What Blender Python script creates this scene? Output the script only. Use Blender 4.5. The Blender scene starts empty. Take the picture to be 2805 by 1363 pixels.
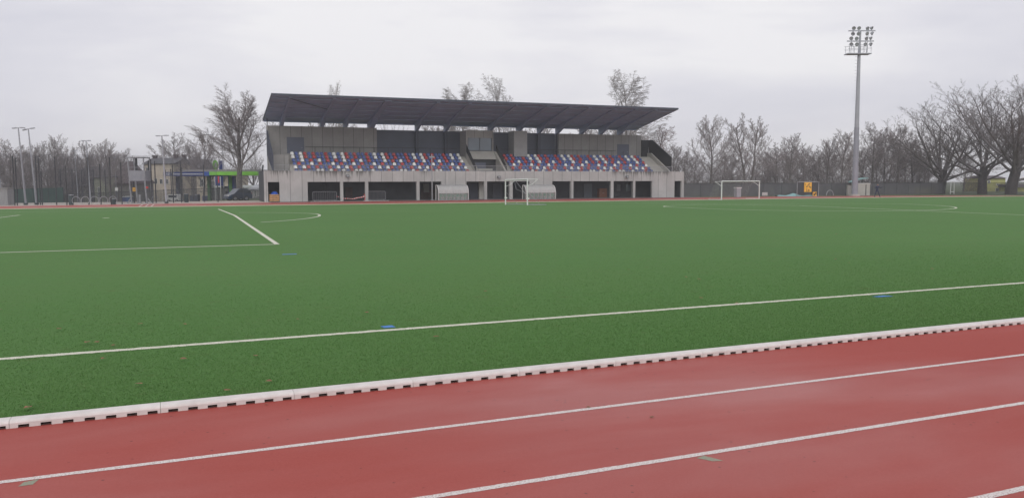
import bpy, math, random
from mathutils import Vector, Matrix
import numpy as np
D = bpy.data; SC = bpy.context.scene; COL = SC.collection
R = math.radians; PI = math.pi
random.seed(7); np.random.seed(7)

# ------------------------------------------------------------------ camera
F, PITCH, YAW, ROLL, CH = 2233.795, 0.0819079, 0.3830196, -0.00284011, 1.75473
fw = Vector((math.sin(YAW)*math.cos(PITCH), math.cos(YAW)*math.cos(PITCH), -math.sin(PITCH)))
r0 = Vector((math.cos(YAW), -math.sin(YAW), 0)); u0 = r0.cross(fw)
RT = r0*math.cos(ROLL) + u0*math.sin(ROLL); UP = -r0*math.sin(ROLL) + u0*math.cos(ROLL)
cam = D.cameras.new('camera'); cam_o = D.objects.new('camera', cam); COL.objects.link(cam_o)
cam_o.matrix_world = Matrix(((RT.x, UP.x, -fw.x, 0), (RT.y, UP.y, -fw.y, 0), (RT.z, UP.z, -fw.z, CH), (0, 0, 0, 1)))
cam.sensor_width = 36; cam.lens = F/2805*36; cam.clip_start = .05; cam.clip_end = 6000
SC.camera = cam_o

# ------------------------------------------------------------------ world: overcast sky
SUN_EL, SUN_AZ = R(36), R(205)
w = D.worlds.new('World'); SC.world = w; w.use_nodes = True
nt = w.node_tree; nt.nodes.clear(); N = nt.nodes.new; Lk = nt.links.new
sky = N('ShaderNodeTexSky'); sky.sky_type = 'NISHITA'; sky.sun_disc = False; sky.sun_elevation = SUN_EL; sky.sun_rotation = SUN_AZ
tc = N('ShaderNodeTexCoord'); mp = N('ShaderNodeMapping'); mp.inputs['Scale'].default_value = (1.0, 1.0, 3.6); mp.inputs['Location'].default_value = (.3, 1.1, .4)
mp.inputs['Rotation'].default_value = (0, 0, .4)
n1 = N('ShaderNodeTexNoise'); n1.inputs['Scale'].default_value = 2.2; n1.inputs['Detail'].default_value = 5; n1.inputs['Roughness'].default_value = .52; n1.inputs['Distortion'].default_value = .25
cr = N('ShaderNodeValToRGB'); e = cr.color_ramp.elements
e[0].position = .36; e[0].color = (.70, .70, .775, 1); e[1].position = .64; e[1].color = (.93, .918, .94, 1)
e2 = cr.color_ramp.elements.new(.5); e2.color = (.80, .792, .85, 1)
mul = N('ShaderNodeMix'); mul.data_type = 'RGBA'; mul.blend_type = 'MULTIPLY'; mul.inputs[0].default_value = 1; mul.inputs[7].default_value = (10, 10, 10, 1)
mix = N('ShaderNodeMix'); mix.data_type = 'RGBA'; mix.inputs[0].default_value = .97
bg = N('ShaderNodeBackground'); bg.inputs['Strength'].default_value = .1; out = N('ShaderNodeOutputWorld')
Lk(tc.outputs['Generated'], mp.inputs[0]); Lk(mp.outputs[0], n1.inputs['Vector']); Lk(n1.outputs['Fac'], cr.inputs[0])
Lk(cr.outputs[0], mul.inputs[6]); Lk(sky.outputs[0], mix.inputs[6]); Lk(mul.outputs[2], mix.inputs[7]); Lk(mix.outputs[2], bg.inputs[0]); Lk(bg.outputs[0], out.inputs[0])

sun = D.lights.new('sun', 'SUN'); sun.energy = 1.2; sun.angle = R(40); sun.color = (1, .97, .93)
so = D.objects.new('sun', sun); COL.objects.link(so); so.location = (0, 0, 60)
sd = Vector((math.sin(SUN_AZ)*math.cos(SUN_EL), math.cos(SUN_AZ)*math.cos(SUN_EL), math.sin(SUN_EL)))
so.rotation_euler = sd.to_track_quat('Z', 'Y').to_euler()
SC.view_settings.view_transform = 'Standard'; SC.view_settings.look = 'None'; SC.view_settings.exposure = 0; SC.view_settings.gamma = 1
SC.cycles.max_bounces = 6; SC.cycles.transparent_max_bounces = 24; SC.cycles.volume_bounces = 0

# ------------------------------------------------------------------ placing helpers (photo measurements -> metres)
GZ = -.392
def ray(px, py): return fw + RT*(px-1402.5)/F - UP*(py-681.5)/F
def at(px, py, Y):
    d = ray(px, py); t = Y/d.y; return Vector((0, 0, CH)) + d*t
def ax(px, Y, py=480): return at(px, py, Y).x
def az(px, py, Y): return at(px, py, Y).z
def WD(px, py, d): return Vector((0, 0, CH)) + ray(px, py)*d
def gnd(px, py, z=GZ):
    d = ray(px, py); t = (z-CH)/d.z; return Vector((0, 0, CH)) + d*t
def sstep(a, b, x):
    t = max(0, min(1, (x-a)/(b-a))); return t*t*(3-2*t)
def gz(x, y):       # height of the ground
    if y < 100: return float(np.interp(y, [11, 43.72, 80], [0, .1113, GZ]))
    return GZ - 1.9*sstep(5, -6, x-.12*(y-100))*sstep(103, 122, y)

# ------------------------------------------------------------------ materials
def M(name, col, rough=.7, var=.12, scale=4., bump=0., bscale=40., metal=0., spec=.5, col2=None, detail=4, coat=0):
    m = D.materials.new(name); m.use_nodes = True; t = m.node_tree; b = t.nodes['Principled BSDF']
    b.inputs['Roughness'].default_value = rough; b.inputs['Metallic'].default_value = metal; b.inputs['Specular IOR Level'].default_value = spec
    if coat: b.inputs['Coat Weight'].default_value = coat; b.inputs['Coat Roughness'].default_value = .1
    tcn = t.nodes.new('ShaderNodeTexCoord'); n = t.nodes.new('ShaderNodeTexNoise'); n.inputs['Scale'].default_value = scale; n.inputs['Detail'].default_value = detail
    t.links.new(tcn.outputs['Object'], n.inputs['Vector'])
    mr = t.nodes.new('ShaderNodeMapRange'); mr.inputs[1].default_value = .3; mr.inputs[2].default_value = .7
    t.links.new(n.outputs['Fac'], mr.inputs[0])
    mx = t.nodes.new('ShaderNodeMix'); mx.data_type = 'RGBA'
    c2 = col2 or tuple(c*(1-2*var) for c in col); c1 = tuple(min(1, c*(1+var)) for c in col) if not col2 else col
    mx.inputs[6].default_value = (*c2, 1); mx.inputs[7].default_value = (*c1, 1)
    t.links.new(mr.outputs[0], mx.inputs[0]); t.links.new(mx.outputs[2], b.inputs['Base Color'])
    if bump:
        n2 = t.nodes.new('ShaderNodeTexNoise'); n2.inputs['Scale'].default_value = bscale; t.links.new(tcn.outputs['Object'], n2.inputs['Vector'])
        bp = t.nodes.new('ShaderNodeBump'); bp.inputs['Strength'].default_value = bump; bp.inputs['Distance'].default_value = .02
        t.links.new(n2.outputs['Fac'], bp.inputs['Height']); t.links.new(bp.outputs[0], b.inputs['Normal'])
    return m
class NB:           # small node builder
    def __init__(s, name):
        s.m = D.materials.new(name); s.m.use_nodes = True; s.t = s.m.node_tree; s.b = s.t.nodes['Principled BSDF']
        s.tc = s.t.nodes.new('ShaderNodeTexCoord')
    def noise(s, scale, detail=3, rough=.5, vec=None, dist=0, sc3=None, loc=(0, 0, 0)):
        n = s.t.nodes.new('ShaderNodeTexNoise'); n.inputs['Scale'].default_value = scale; n.inputs['Detail'].default_value = detail
        n.inputs['Roughness'].default_value = rough; n.inputs['Distortion'].default_value = dist
        mpn = s.t.nodes.new('ShaderNodeMapping'); mpn.inputs['Scale'].default_value = sc3 or (1, 1, 1); mpn.inputs['Location'].default_value = loc
        s.t.links.new(s.tc.outputs['Object'], mpn.inputs[0]); s.t.links.new(mpn.outputs[0], n.inputs['Vector']); return n.outputs['Fac']
    def rng(s, v, a, b, c=0., d=1.):
        n = s.t.nodes.new('ShaderNodeMapRange'); n.inputs[1].default_value = a; n.inputs[2].default_value = b; n.inputs[3].default_value = c; n.inputs[4].default_value = d
        s.t.links.new(v, n.inputs[0]); return n.outputs[0]
    def mix(s, f, a, b, mode='MIX'):
        n = s.t.nodes.new('ShaderNodeMix'); n.data_type = 'RGBA'; n.blend_type = mode
        for i, v in ((0, f), (6, a), (7, b)):
            if isinstance(v, (int, float)): n.inputs[i].default_value = v
            elif isinstance(v, tuple): n.inputs[i].default_value = (*v, 1)
            else: s.t.links.new(v, n.inputs[i])
        return n.outputs[2]
    def math(s, op, a, b=0.):
        n = s.t.nodes.new('ShaderNodeMath'); n.operation = op
        for i, v in ((0, a), (1, b)):
            if isinstance(v, (int, float)): n.inputs[i].default_value = v
            else: s.t.links.new(v, n.inputs[i])
        return n.outputs[0]
    def xyz(s):
        n = s.t.nodes.new('ShaderNodeSeparateXYZ'); s.t.links.new(s.tc.outputs['Object'], n.inputs[0]); return n.outputs
    def set(s, k, v):
        if isinstance(v, (int, float)): s.b.inputs[k].default_value = v
        elif isinstance(v, tuple): s.b.inputs[k].default_value = (*v, 1)
        else: s.t.links.new(v, s.b.inputs[k])
    def bump(s, h, st=.3, dist=.01):
        n = s.t.nodes.new('ShaderNodeBump'); n.inputs['Strength'].default_value = st; n.inputs['Distance'].default_value = dist
        s.t.links.new(h, n.inputs['Height']); s.t.links.new(n.outputs[0], s.b.inputs['Normal'])

def turf_mat():
    k = NB('turf')
    big = k.rng(k.noise(.09, 3, .6), .35, .65); mid = k.rng(k.noise(1.1, 4, .65), .3, .7); fine = k.rng(k.noise(70, 3, .7, sc3=(1, .6, 1)), .32, .68)
    c = k.mix(big, (.074, .176, .041), (.088, .196, .049))
    c = k.mix(k.math('MULTIPLY', mid, .35), c, (.078, .175, .050))
    c = k.mix(k.math('MULTIPLY', fine, .40), c, (.118, .245, .078))
    g2 = k.rng(k.noise(9, 5, .85, sc3=(1, .7, 1)), .36, .64); c = k.mix(k.math('MULTIPLY', g2, .34), c, (.058, .128, .034))
    big2 = k.rng(k.noise(.35, 4, .7, loc=(4, 8, 0)), .40, .62); c = k.mix(k.math('MULTIPLY', big2, .20), c, (.105, .175, .055))
    dark = k.rng(k.noise(38, 2, .6, loc=(3, 1, 0)), .62, .70); c = k.mix(k.math('MULTIPLY', dark, .5), c, (.036, .080, .024))
    brown = k.math('MULTIPLY', k.rng(k.noise(2.6, 4, .7, loc=(9, 0, 0)), .60, .72), .30); c = k.mix(brown, c, (.12, .10, .045))
    k.set('Base Color', c); k.set('Roughness', .85); k.set('Specular IOR Level', .12)
    k.bump(k.noise(90, 3, .7), .6, .012); return k.m
def track_mat():
    k = NB('track_rubber')
    big = k.rng(k.noise(.5, 3, .55, sc3=(.6, 1.3, 1)), .38, .62); mid = k.rng(k.noise(3.5, 4, .65), .3, .7); fine = k.rng(k.noise(75, 3, .85), .36, .64)
    c = k.mix(big, (.335, .063, .052), (.364, .077, .065)); c = k.mix(k.math('MULTIPLY', mid, .22), c, (.30, .056, .047)); c = k.mix(k.math('MULTIPLY', fine, .42), c, (.42, .115, .095))
    g3 = k.rng(k.noise(28, 4, .85), .35, .65); c = k.mix(k.math('MULTIPLY', g3, .26), c, (.27, .050, .040))
    v = k.t.nodes.new('ShaderNodeTexVoronoi'); v.inputs['Scale'].default_value = 9; k.t.links.new(k.tc.outputs['Object'], v.inputs['Vector'])
    spot = k.math('MULTIPLY', k.rng(v.outputs['Distance'], .06, .11, 1, 0), k.rng(k.noise(2.7, 3, .6, loc=(5, 5, 0)), .48, .56)); c = k.mix(k.math('MULTIPLY', spot, .75), c, (.10, .03, .028))
    k.set('Base Color', c)
    wet = k.rng(k.noise(.42, 4, .55, sc3=(.5, 1.3, 1), loc=(1.7, .2, 0), dist=.3), .36, .66)
    k.set('Roughness', k.rng(wet, 0, 1, .76, .36)); k.set('Specular IOR Level', k.rng(wet, 0, 1, .13, .27))
    k.bump(k.noise(120, 3, .8), .35, .004); return k.m
def paint_mat(name, base, under, lo=.40, hi=.47):
    k = NB(name); f = k.rng(k.noise(110, 3, .75), lo, hi); g = k.rng(k.noise(3, 4), .3, .7)
    c = k.mix(f, under, base); c = k.mix(k.math('MULTIPLY', g, .18), c, tuple(x*.8 for x in base)); k.set('Base Color', c); k.set('Roughness', .55); k.bump(k.noise(150, 2), .3, .004); return k.m
def concrete_mat(name, base, joint=0., streak=None):
    k = NB(name); a = k.rng(k.noise(.7, 5, .6), .3, .7); b_ = k.rng(k.noise(6, 4, .6, sc3=(1, 1, .35)), .3, .7)
    c = k.mix(a, tuple(x*.82 for x in base), tuple(min(1, x*1.1) for x in base)); c = k.mix(k.math('MULTIPLY', b_, .35), c, tuple(x*.78 for x in base))
    X = k.xyz()
    if joint:
        fr = k.math('FRACT', k.math('DIVIDE', X[0], joint)); pid = k.math('FLOOR', k.math('DIVIDE', X[0], joint))
        wn = k.t.nodes.new('ShaderNodeTexWhiteNoise'); wn.noise_dimensions = '1D'; k.t.links.new(pid, wn.inputs['W'])
        c = k.mix(k.math('MULTIPLY', wn.outputs['Value'], .34), c, tuple(x*.7 for x in base))
        ln = k.math('LESS_THAN', fr, .05); c = k.mix(k.math('MULTIPLY', ln, .8), c, tuple(x*.35 for x in base))
    if streak:      # dark run-off stains under the parapet top: z range, x ranges
        z0, z1, xr = streak
        s_ = k.noise(1.6, 3, .75, sc3=(3.2, 1, .05)); h = k.rng(X[2], z0, z1, 0, 1)
        s_ = k.rng(k.math('ADD', s_, k.math('MULTIPLY', h, .22)), .60, .70)
        msk = None
        for (xa, xb) in xr:
            q = k.math('MULTIPLY', k.rng(X[0], xa, xa+.8), k.rng(X[0], xb-.8, xb, 1, 0)); msk = q if msk is None else k.math('MAXIMUM', msk, q)
        c = k.mix(k.math('MULTIPLY', k.math('MULTIPLY', s_, msk), k.math('MULTIPLY', h, .9)), c, (.07, .066, .06))
        lt = k.math('MULTIPLY', k.rng(k.noise(1.1, 3, .7, sc3=(2.5, 1, .06), loc=(7, 0, 0)), .60, .70), .35); c = k.mix(lt, c, tuple(min(1, x*1.35) for x in base))
    k.set('Base Color', c); k.set('Roughness', .82); k.bump(k.noise(12, 5), .2, .01); return k.m
def mesh_mat(name, col, wire, cell, solid=None):   # netting or chain link: a real grid of threads, open between
    k = NB(name); X = k.xyz(); t = k.t
    if solid is None:
        ln = None
        for ch in (X[0], X[2]):
            q = k.math('LESS_THAN', k.math('FRACT', k.math('DIVIDE', ch, cell)), wire/cell)
            ln = q if ln is None else (k.math('MAXIMUM', ln, q))
    tr = t.nodes.new('ShaderNodeBsdfTransparent'); ms = t.nodes.new('ShaderNodeMixShader'); o = t.nodes['Material Output']
    if solid is None: t.links.new(ln, ms.inputs[0])
    else: ms.inputs[0].default_value = solid
    k.set('Base Color', k.mix(k.rng(k.noise(.8, 3), .3, .7), tuple(x*.8 for x in col), col)); k.set('Roughness', .8)
    t.links.new(tr.outputs[0], ms.inputs[1]); t.links.new(k.b.outputs[0], ms.inputs[2]); t.links.new(ms.outputs[0], o.inputs[0]); return k.m
def poly_mat(name, col, op, rough=.25):
    k = NB(name); t = k.t; tr = t.nodes.new('ShaderNodeBsdfTransparent'); ms = t.nodes.new('ShaderNodeMixShader'); o = t.nodes['Material Output']
    X = k.xyz(); rib = k.math('LESS_THAN', k.math('FRACT', k.math('MULTIPLY', X[0], 5.)), .18)
    k.set('Base Color', k.mix(k.math('MULTIPLY', rib, .25), col, tuple(x*.6 for x in col))); k.set('Roughness', rough)
    n = k.rng(k.noise(3, 4, .6), .3, .7, op-.07, op+.07); t.links.new(n, ms.inputs[0])
    t.links.new(tr.outputs[0], ms.inputs[1]); t.links.new(k.b.outputs[0], ms.inputs[2]); t.links.new(ms.outputs[0], o.inputs[0]); return k.m

m_turf = turf_mat(); m_track = track_mat()
m_line = paint_mat('line_paint', (.70, .66, .63), (.36, .24, .22), .43, .50); m_tline = paint_mat('turf_line', (.62, .61, .50), (.25, .30, .17), .36, .44)
m_blue = paint_mat('blue_paint', (.03, .19, .60), (.05, .16, .14)); m_greenp = paint_mat('green_paint', (.20, .30, .20), (.33, .14, .12), .38, .56)
m_grass = M('verge_grass', (.075, .10, .04), .9, .25, .6, .3)
m_pave = M('pavement', (.42, .375, .33), .85, .08, 1.5, .1); m_asph = M('asphalt', (.10, .10, .10), .85, .12, 1)
m_kerb = NB('kerb_white')
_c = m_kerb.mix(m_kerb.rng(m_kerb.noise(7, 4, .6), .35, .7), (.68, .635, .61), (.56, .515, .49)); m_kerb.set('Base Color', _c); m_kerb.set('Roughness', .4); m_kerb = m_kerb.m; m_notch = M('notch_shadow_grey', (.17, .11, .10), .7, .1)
m_conF = concrete_mat('concrete_front', (.472, .462, .45), 1.3, (2.35, 3.46, [(-27.2, -24.2), (-22.6, -15.0), (-9.8, -8.3), (16.0, 25.6)]))
m_conW = concrete_mat('concrete_wall', (.31, .302, .292), 1.25)
m_con = concrete_mat('concrete_plain', (.44, .425, .39)); m_conL = concrete_mat('concrete_light', (.36, .36, .36))
m_dark = M('dark_cladding', (.105, .118, .16), .55, .06, .5); m_roof = M('roof_metal', (.29, .355, .54), .5, .06, .7)
m_steel = M('dark_steel', (.055, .065, .095), .5, .05); m_rafter = M('rafter_steel', (.27, .33, .50), .5, .05); m_black = M('black_metal', (.02, .022, .026), .5, .05)
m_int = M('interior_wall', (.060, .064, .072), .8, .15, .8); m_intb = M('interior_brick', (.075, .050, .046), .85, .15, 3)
m_win = M('window_glass', (.11, .14, .17), .08, .08, .6, spec=.9); m_frame = M('window_frame', (.05, .055, .065), .5, .05)
m_galv = M('galvanised', (.36, .37, .39), .45, .08, 3, metal=.4); m_mast = M('mast_grey', (.34, .35, .385), .55, .06, 1.5); m_post = M('fence_post', (.045, .05, .055), .6, .1)
m_white = M('white_paint', (.68, .68, .665), .4, .05, 2); m_white2 = M('white_plastic', (.80, .80, .78), .35, .04, 3)
m_sb = M('seat_blue', (.065, .11, .32), .38, .06, 3); m_sr = M('seat_red', (.44, .045, .048), .38, .06, 3)
m_green = M('seat_green', (.03, .30, .17), .4, .05); m_wood = M('crate_wood', (.58, .33, .16), .7, .15, 4); m_tarpb = M('blue_tarp', (.02, .10, .50), .5, .12, 3)
m_bark = M('bark', (.15, .135, .13), .9, .2, 6); m_twig = M('twigs', (.27, .24, .24), .9, .15, 1.5); m_barkd = M('dark_bark', (.065, .058, .057), .9, .2, 6); m_twigr = M('reddish_twigs', (.16, .095, .085), .9, .15, 1.5)
m_twigb = M('birch_twigs', (.29, .26, .25), .9, .15, 1.5); m_birch = M('birch_bark', (.22, .20, .19), .8, .25, 3)
m_screen = mesh_mat('green_screen', (.035, .075, .065), 0, 1, .93); m_net = mesh_mat('ball_net', (.06, .065, .085), .013, .12); m_link = mesh_mat('fence_screen', (.105, .105, .115), 0, 1, .80)
m_gnet = mesh_mat('goal_net', (.55, .55, .52), .004, .10)
m_poly = poly_mat('polycarbonate', (.50, .50, .49), .72); m_poly2 = poly_mat('polycarbonate_clear', (.42, .44, .42), .30)
m_cream = M('cream_render', (.56, .49, .40), .85, .1, .8); m_rooft = M('grey_roof', (.10, .10, .11), .8, .15, 1.5); m_brownroof = M('brown_roof', (.085, .068, .072), .85, .15, 1.5)
m_neon = M('bright_green', (.20, .55, .05), .5, .08, .8); m_navy = M('navy_panel', (.02, .045, .20), .5, .08, .8); m_red = M('red_panel', (.75, .05, .04), .5, .05)
m_carb = M('car_blue', (.03, .055, .10), .3, .05, 1, coat=.6); m_glass = M('car_glass', (.05, .06, .07), .1, .05, spec=.8); m_rub = M('rubber', (.02, .02, .02), .8, .1)
m_yel = M('yellow_board', (.85, .47, .05), .6, .06, 2); m_cyan = M('cyan_cover', (.24, .42, .42), .6, .08, 2); m_yg = M('yellow_green_wall', (.40, .40, .15), .85, .12, 1)
m_leaf = M('dead_leaf', (.26, .12, .06), .8, .3, 20)

# ------------------------------------------------------------------ mesh builder
class MB:
    def __init__(s): s.v = []; s.f = []; s.mi = []; s.cur = 0
    def add(s, vs, fs):
        o = len(s.v); s.v += [tuple(v) for v in vs]; s.f += [tuple(i+o for i in f) for f in fs]; s.mi += [s.cur]*len(fs); return s
    def box(s, x0, x1, y0, y1, z0, z1):
        return s.add([(x0, y0, z0), (x1, y0, z0), (x1, y1, z0), (x0, y1, z0), (x0, y0, z1), (x1, y0, z1), (x1, y1, z1), (x0, y1, z1)],
                     [(0, 3, 2, 1), (4, 5, 6, 7), (0, 1, 5, 4), (1, 2, 6, 5), (2, 3, 7, 6), (3, 0, 4, 7)])
    def tube(s, a, b, r, r2=None, n=8, cap=True):
        a = Vector(a); b = Vector(b); r2 = r if r2 is None else r2; d = (b-a).normalized()
        x = d.orthogonal().normalized(); y = d.cross(x); vs = []
        for p, q in ((a, r), (b, r2)):
            for i in range(n): t = 2*PI*i/n; vs.append(p + x*q*math.cos(t) + y*q*math.sin(t))
        fs = [(i, (i+1) % n, n+(i+1) % n, n+i) for i in range(n)]
        if cap: fs += [tuple(range(n-1, -1, -1)), tuple(range(n, 2*n))]
        return s.add(vs, fs)
    def path(s, pts, r, n=6):
        for a, b in zip(pts[:-1], pts[1:]): s.tube(a, b, r, n=n)
        return s
    def bar(s, a, b, w_, h):        # rectangular bar between two points, w_ sideways, h up
        a = Vector(a); b = Vector(b); d = (b-a).normalized(); z = Vector((0, 0, 1)); 
        if abs(d.z) > .95: z = Vector((0, 1, 0))
        x = d.cross(z).normalized(); y = x.cross(d); vs = []
        for p in (a, b):
            for i, j in ((-1, -1), (1, -1), (1, 1), (-1, 1)): vs.append(p + x*w_/2*i + y*h/2*j)
        return s.add(vs, [(3, 2, 1, 0), (4, 5, 6, 7), (0, 1, 5, 4), (1, 2, 6, 5), (2, 3, 7, 6), (3, 0, 4, 7)])
    def prism(s, poly, off, axis='x', a=0, b=1):   # polygon of (u,v) extruded along an axis from a to b
        n = len(poly)
        def P(t, u, v): return {'x': (t, u, v), 'y': (u, t, v), 'z': (u, v, t)}[axis]
        vs = [P(a, u+off[0], v+off[1]) for u, v in poly] + [P(b, u+off[0], v+off[1]) for u, v in poly]
        return s.add(vs, [tuple(range(n)), tuple(range(2*n-1, n-1, -1))] + [(i, n+i, n+(i+1) % n, (i+1) % n) for i in range(n)])
    def quad(s, *p): return s.add(p, [tuple(range(len(p)))])
    def build(s, name, mat, parent=None, origin=None, smooth=False, rot=0):
        me = D.meshes.new(name); o3 = Vector(origin) if origin is not None else (Vector(parent.location) if (parent is not None and origin is None and getattr(s, 'world', False)) else None)
        vs = s.v if o3 is None else [(v[0]-o3.x, v[1]-o3.y, v[2]-o3.z) for v in s.v]
        me.from_pydata(vs, [], s.f)
        for m_ in (mat if isinstance(mat, (list, tuple)) else [mat]): me.materials.append(m_)
        if isinstance(mat, (list, tuple)): me.polygons.foreach_set('material_index', s.mi)
        if smooth: me.polygons.foreach_set('use_smooth', [True]*len(s.f))
        me.update(); o = D.objects.new(name, me); COL.objects.link(o)
        if parent is not None: o.parent = parent
        return o
def WB():
    b = MB(); b.world = True; return b
def tag(o, label=None, cat=None, group=None, kind=None):
    if label: o['label'] = label
    if cat: o['category'] = cat
    if group: o['group'] = group
    if kind: o['kind'] = kind
    return o
def thing(name, label, cat, loc=(0, 0, 0), rz=0, group=None):
    o = D.objects.new(name, None); COL.objects.link(o); o.location = loc; o.rotation_euler.z = rz; o.empty_display_size = .3
    return tag(o, label, cat, group)
def single(b, name, mat, loc, label, cat, group=None, rz=0, smooth=False):
    o = b.build(name, mat, None, smooth=smooth); o.location = loc; o.rotation_euler.z = rz; return tag(o, label, cat, group)
def copy_tree(o, parent=None):
    c = o.copy(); COL.objects.link(c)
    if parent is not None: c.parent = parent
    for ch in list(o.children): copy_tree(ch, c)
    return c
def text_mesh(name, body, size, depth, mat, parent, loc, rot):
    cu = D.curves.new(name, 'FONT'); cu.body = body; cu.size = size; cu.extrude = depth; cu.align_x = 'CENTER'; cu.align_y = 'CENTER'
    to = D.objects.new(name, cu); COL.objects.link(to); bpy.context.view_layer.update()
    me = D.meshes.new_from_object(to.evaluated_get(bpy.context.evaluated_depsgraph_get())); D.objects.remove(to)
    me.materials.clear(); me.materials.append(mat); o = D.objects.new(name, me); COL.objects.link(o); o.parent = parent; o.location = loc; o.rotation_euler = rot; return o

# ------------------------------------------------------------------ ground, track, pitch (setting)
BR = [11, 43.72, 80]
def zc(y): return float(np.interp(y, [11, 43.72, 80], [0, .1113, GZ]))
def sheet(name, polys, mat, dz, rot=0., kind='structure'):
    """flat polygons laid on the gently crowned ground; cut along the ridges so they stay parallel to it"""
    import bmesh
    bm = bmesh.new()
    for p in polys:
        vs = [bm.verts.new((x, y, 0)) for x, y in p]; bm.faces.new(vs)
    bm.transform(Matrix.Rotation(rot, 4, 'Z'))
    for y in BR:
        g = bm.verts[:] + bm.edges[:] + bm.faces[:]; bmesh.ops.bisect_plane(bm, geom=g, plane_co=(0, y, 0), plane_no=(0, 1, 0))
    for v in bm.verts: v.co.z = zc(v.co.y) + dz
    bmesh.ops.recalc_face_normals(bm, faces=bm.faces[:])
    for f in bm.faces:
        if f.normal.z < 0: f.normal_flip()
    me = D.meshes.new(name); bm.to_mesh(me); bm.free(); me.materials.append(mat); o = D.objects.new(name, me); COL.objects.link(o)
    if kind: o['kind'] = kind
    return o
NR = .0157            # the near straight runs a shade off the far one
def circ(cx, cy, r, a0, a1, n=64): return [(cx+r*math.cos(a0+(a1-a0)*i/n), cy+r*math.sin(a0+(a1-a0)*i/n)) for i in range(n+1)]
def strip_loop(inner, outer): return [(inner[i], inner[i+1], outer[i+1], outer[i]) for i in range(len(inner)-1)]
Yn, Yfk = 6.674, 79.674; YC = (Yn+Yfk)/2; RK = (Yfk-Yn)/2; XA, XB = -3.5, 80.9
# wide ground (grid beyond the stand where it falls away)
gb = MB(); xs = [-1400, -600, -300, -150, -90]+list(range(-60, 61, 3))+[70, 90, 150, 300, 700, 1480]; ys = [-40, 11, 43.72, 80, 96, 100, 103, 106, 109, 112, 115, 118, 122, 130, 150, 200, 400, 1480]
for y in ys:
    for x in xs: gb.v.append((x, y, gz(x, y)-.03))
nx = len(xs)
for j in range(len(ys)-1):
    for i in range(nx-1): gb.f.append((j*nx+i, j*nx+i+1, (j+1)*nx+i+1, (j+1)*nx+i)); gb.mi.append(0)
gb.build('ground', m_grass)['kind'] = 'structure'
sheet('pavement', [[(-70, 89), (9, 89), (9, 103.0), (-70, 103.0)]], m_pave, -.009)
sheet('stand_apron', [[(9, 91), (66, 91), (66, 104), (9, 104)]], m_asph, -.009)
inner = [(XB, Yn)] + circ(XB, YC, RK, -PI/2, PI/2) + [(XA, Yfk)] + circ(XA, YC, RK, PI/2, 3*PI/2) + [(XB, Yn)]
outer = [(XB, Yn-10.2)] + circ(XB, YC, RK+10.6, -PI/2, PI/2) + [(XA, Yfk+11.2)] + circ(XA, YC, RK+10.6, PI/2, 3*PI/2) + [(XB, Yn-10.2)]
sheet('pitch', [[(-48, 4), (122, 4), (122, 80.5), (-48, 80.5)]], m_turf, -.012)
# running track laid over: near straight (own slight bearing), bends and far straight
def track_polys():
    P_ = []
    P_ += strip_loop(circ(XB, YC, RK, -1.0, PI/2), circ(XB, YC, RK+11.2, -1.0, PI/2))
    P_ += strip_loop(circ(XA, YC, RK, PI/2, PI+1.0), circ(XA, YC, RK+11.2, PI/2, PI+1.0))
    n = 12
    P_ += strip_loop([(XB+(XA-XB)*i/n, Yfk) for i in range(n+1)], [(XB+(XA-XB)*i/n, Yfk+12.3) for i in range(n+1)])
    return P_
tp = track_polys()
sheet('running_track', tp, m_track, -.004)
sheet('running_track', [[(-60, -8), (110, -8), (110, Yn+.05), (-60, Yn+.05)]], m_track, .0, NR)
sheet('pitch_edge', [[(-60, -30), (110, -30), (110, -8.02), (-60, -8.02)]], m_pave, -.012, NR)
L1 = 5.4885
def rough_strip(y, hw_, jit, xa=-5., xb=16., st=.035):
    n = int((xb-xa)/st); up_ = [(xa+i*st, y+hw_+random.gauss(0, jit)) for i in range(n)]; dn = [(xa+i*st, y-hw_+random.gauss(0, jit)) for i in range(n)]
    return [(dn[i], dn[i+1], up_[i+1], up_[i]) for i in range(n-1)] + [[(-60, y-hw_), (xa, y-hw_), (xa, y+hw_), (-60, y+hw_)], [(xb-st, y-hw_), (110, y-hw_), (110, y+hw_), (xb-st, y+hw_)]]
lanes = [[(-60, L1-1.22*k-.028), (110, L1-1.22*k-.028), (110, L1-1.22*k+.028), (-60, L1-1.22*k+.028)] for k in range(7)]
lanes = [q for k_ in range(7) for q in (rough_strip(L1-1.22*k_, .027, .0012) if k_ < 4 else [lanes[k_]])]
sheet('lane_lines', lanes, m_line, .0015, NR)
fl = []
for k in range(1, 9): y = Yfk+1.22*k; fl += [[(XA, y), (XB, y), (XB, y+.05), (XA, y+.05)]]; fl += strip_loop(circ(XB, YC, RK+1.22*k, -.9, PI/2, 48), circ(XB, YC, RK+1.22*k+.05, -.9, PI/2, 48))
for px in (378, 395, 411):
    x = gnd(px, 566).x; fl.append([(x, Yfk+.3), (x+.12, Yfk+.3), (x+.12, Yfk+9.8), (x, Yfk+9.8)])
sheet('lane_lines', fl, m_line, .004)
fk = strip_loop(circ(XB, YC, RK-.02, -.9, PI/2, 60)+[(XA, Yfk-.02)], circ(XB, YC, RK+.10, -.9, PI/2, 60)+[(XA, Yfk+.10)])
fk += strip_loop(circ(XA, YC, RK-.02, PI/2, PI+.6, 40), circ(XA, YC, RK+.10, PI/2, PI+.6, 40))
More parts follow.
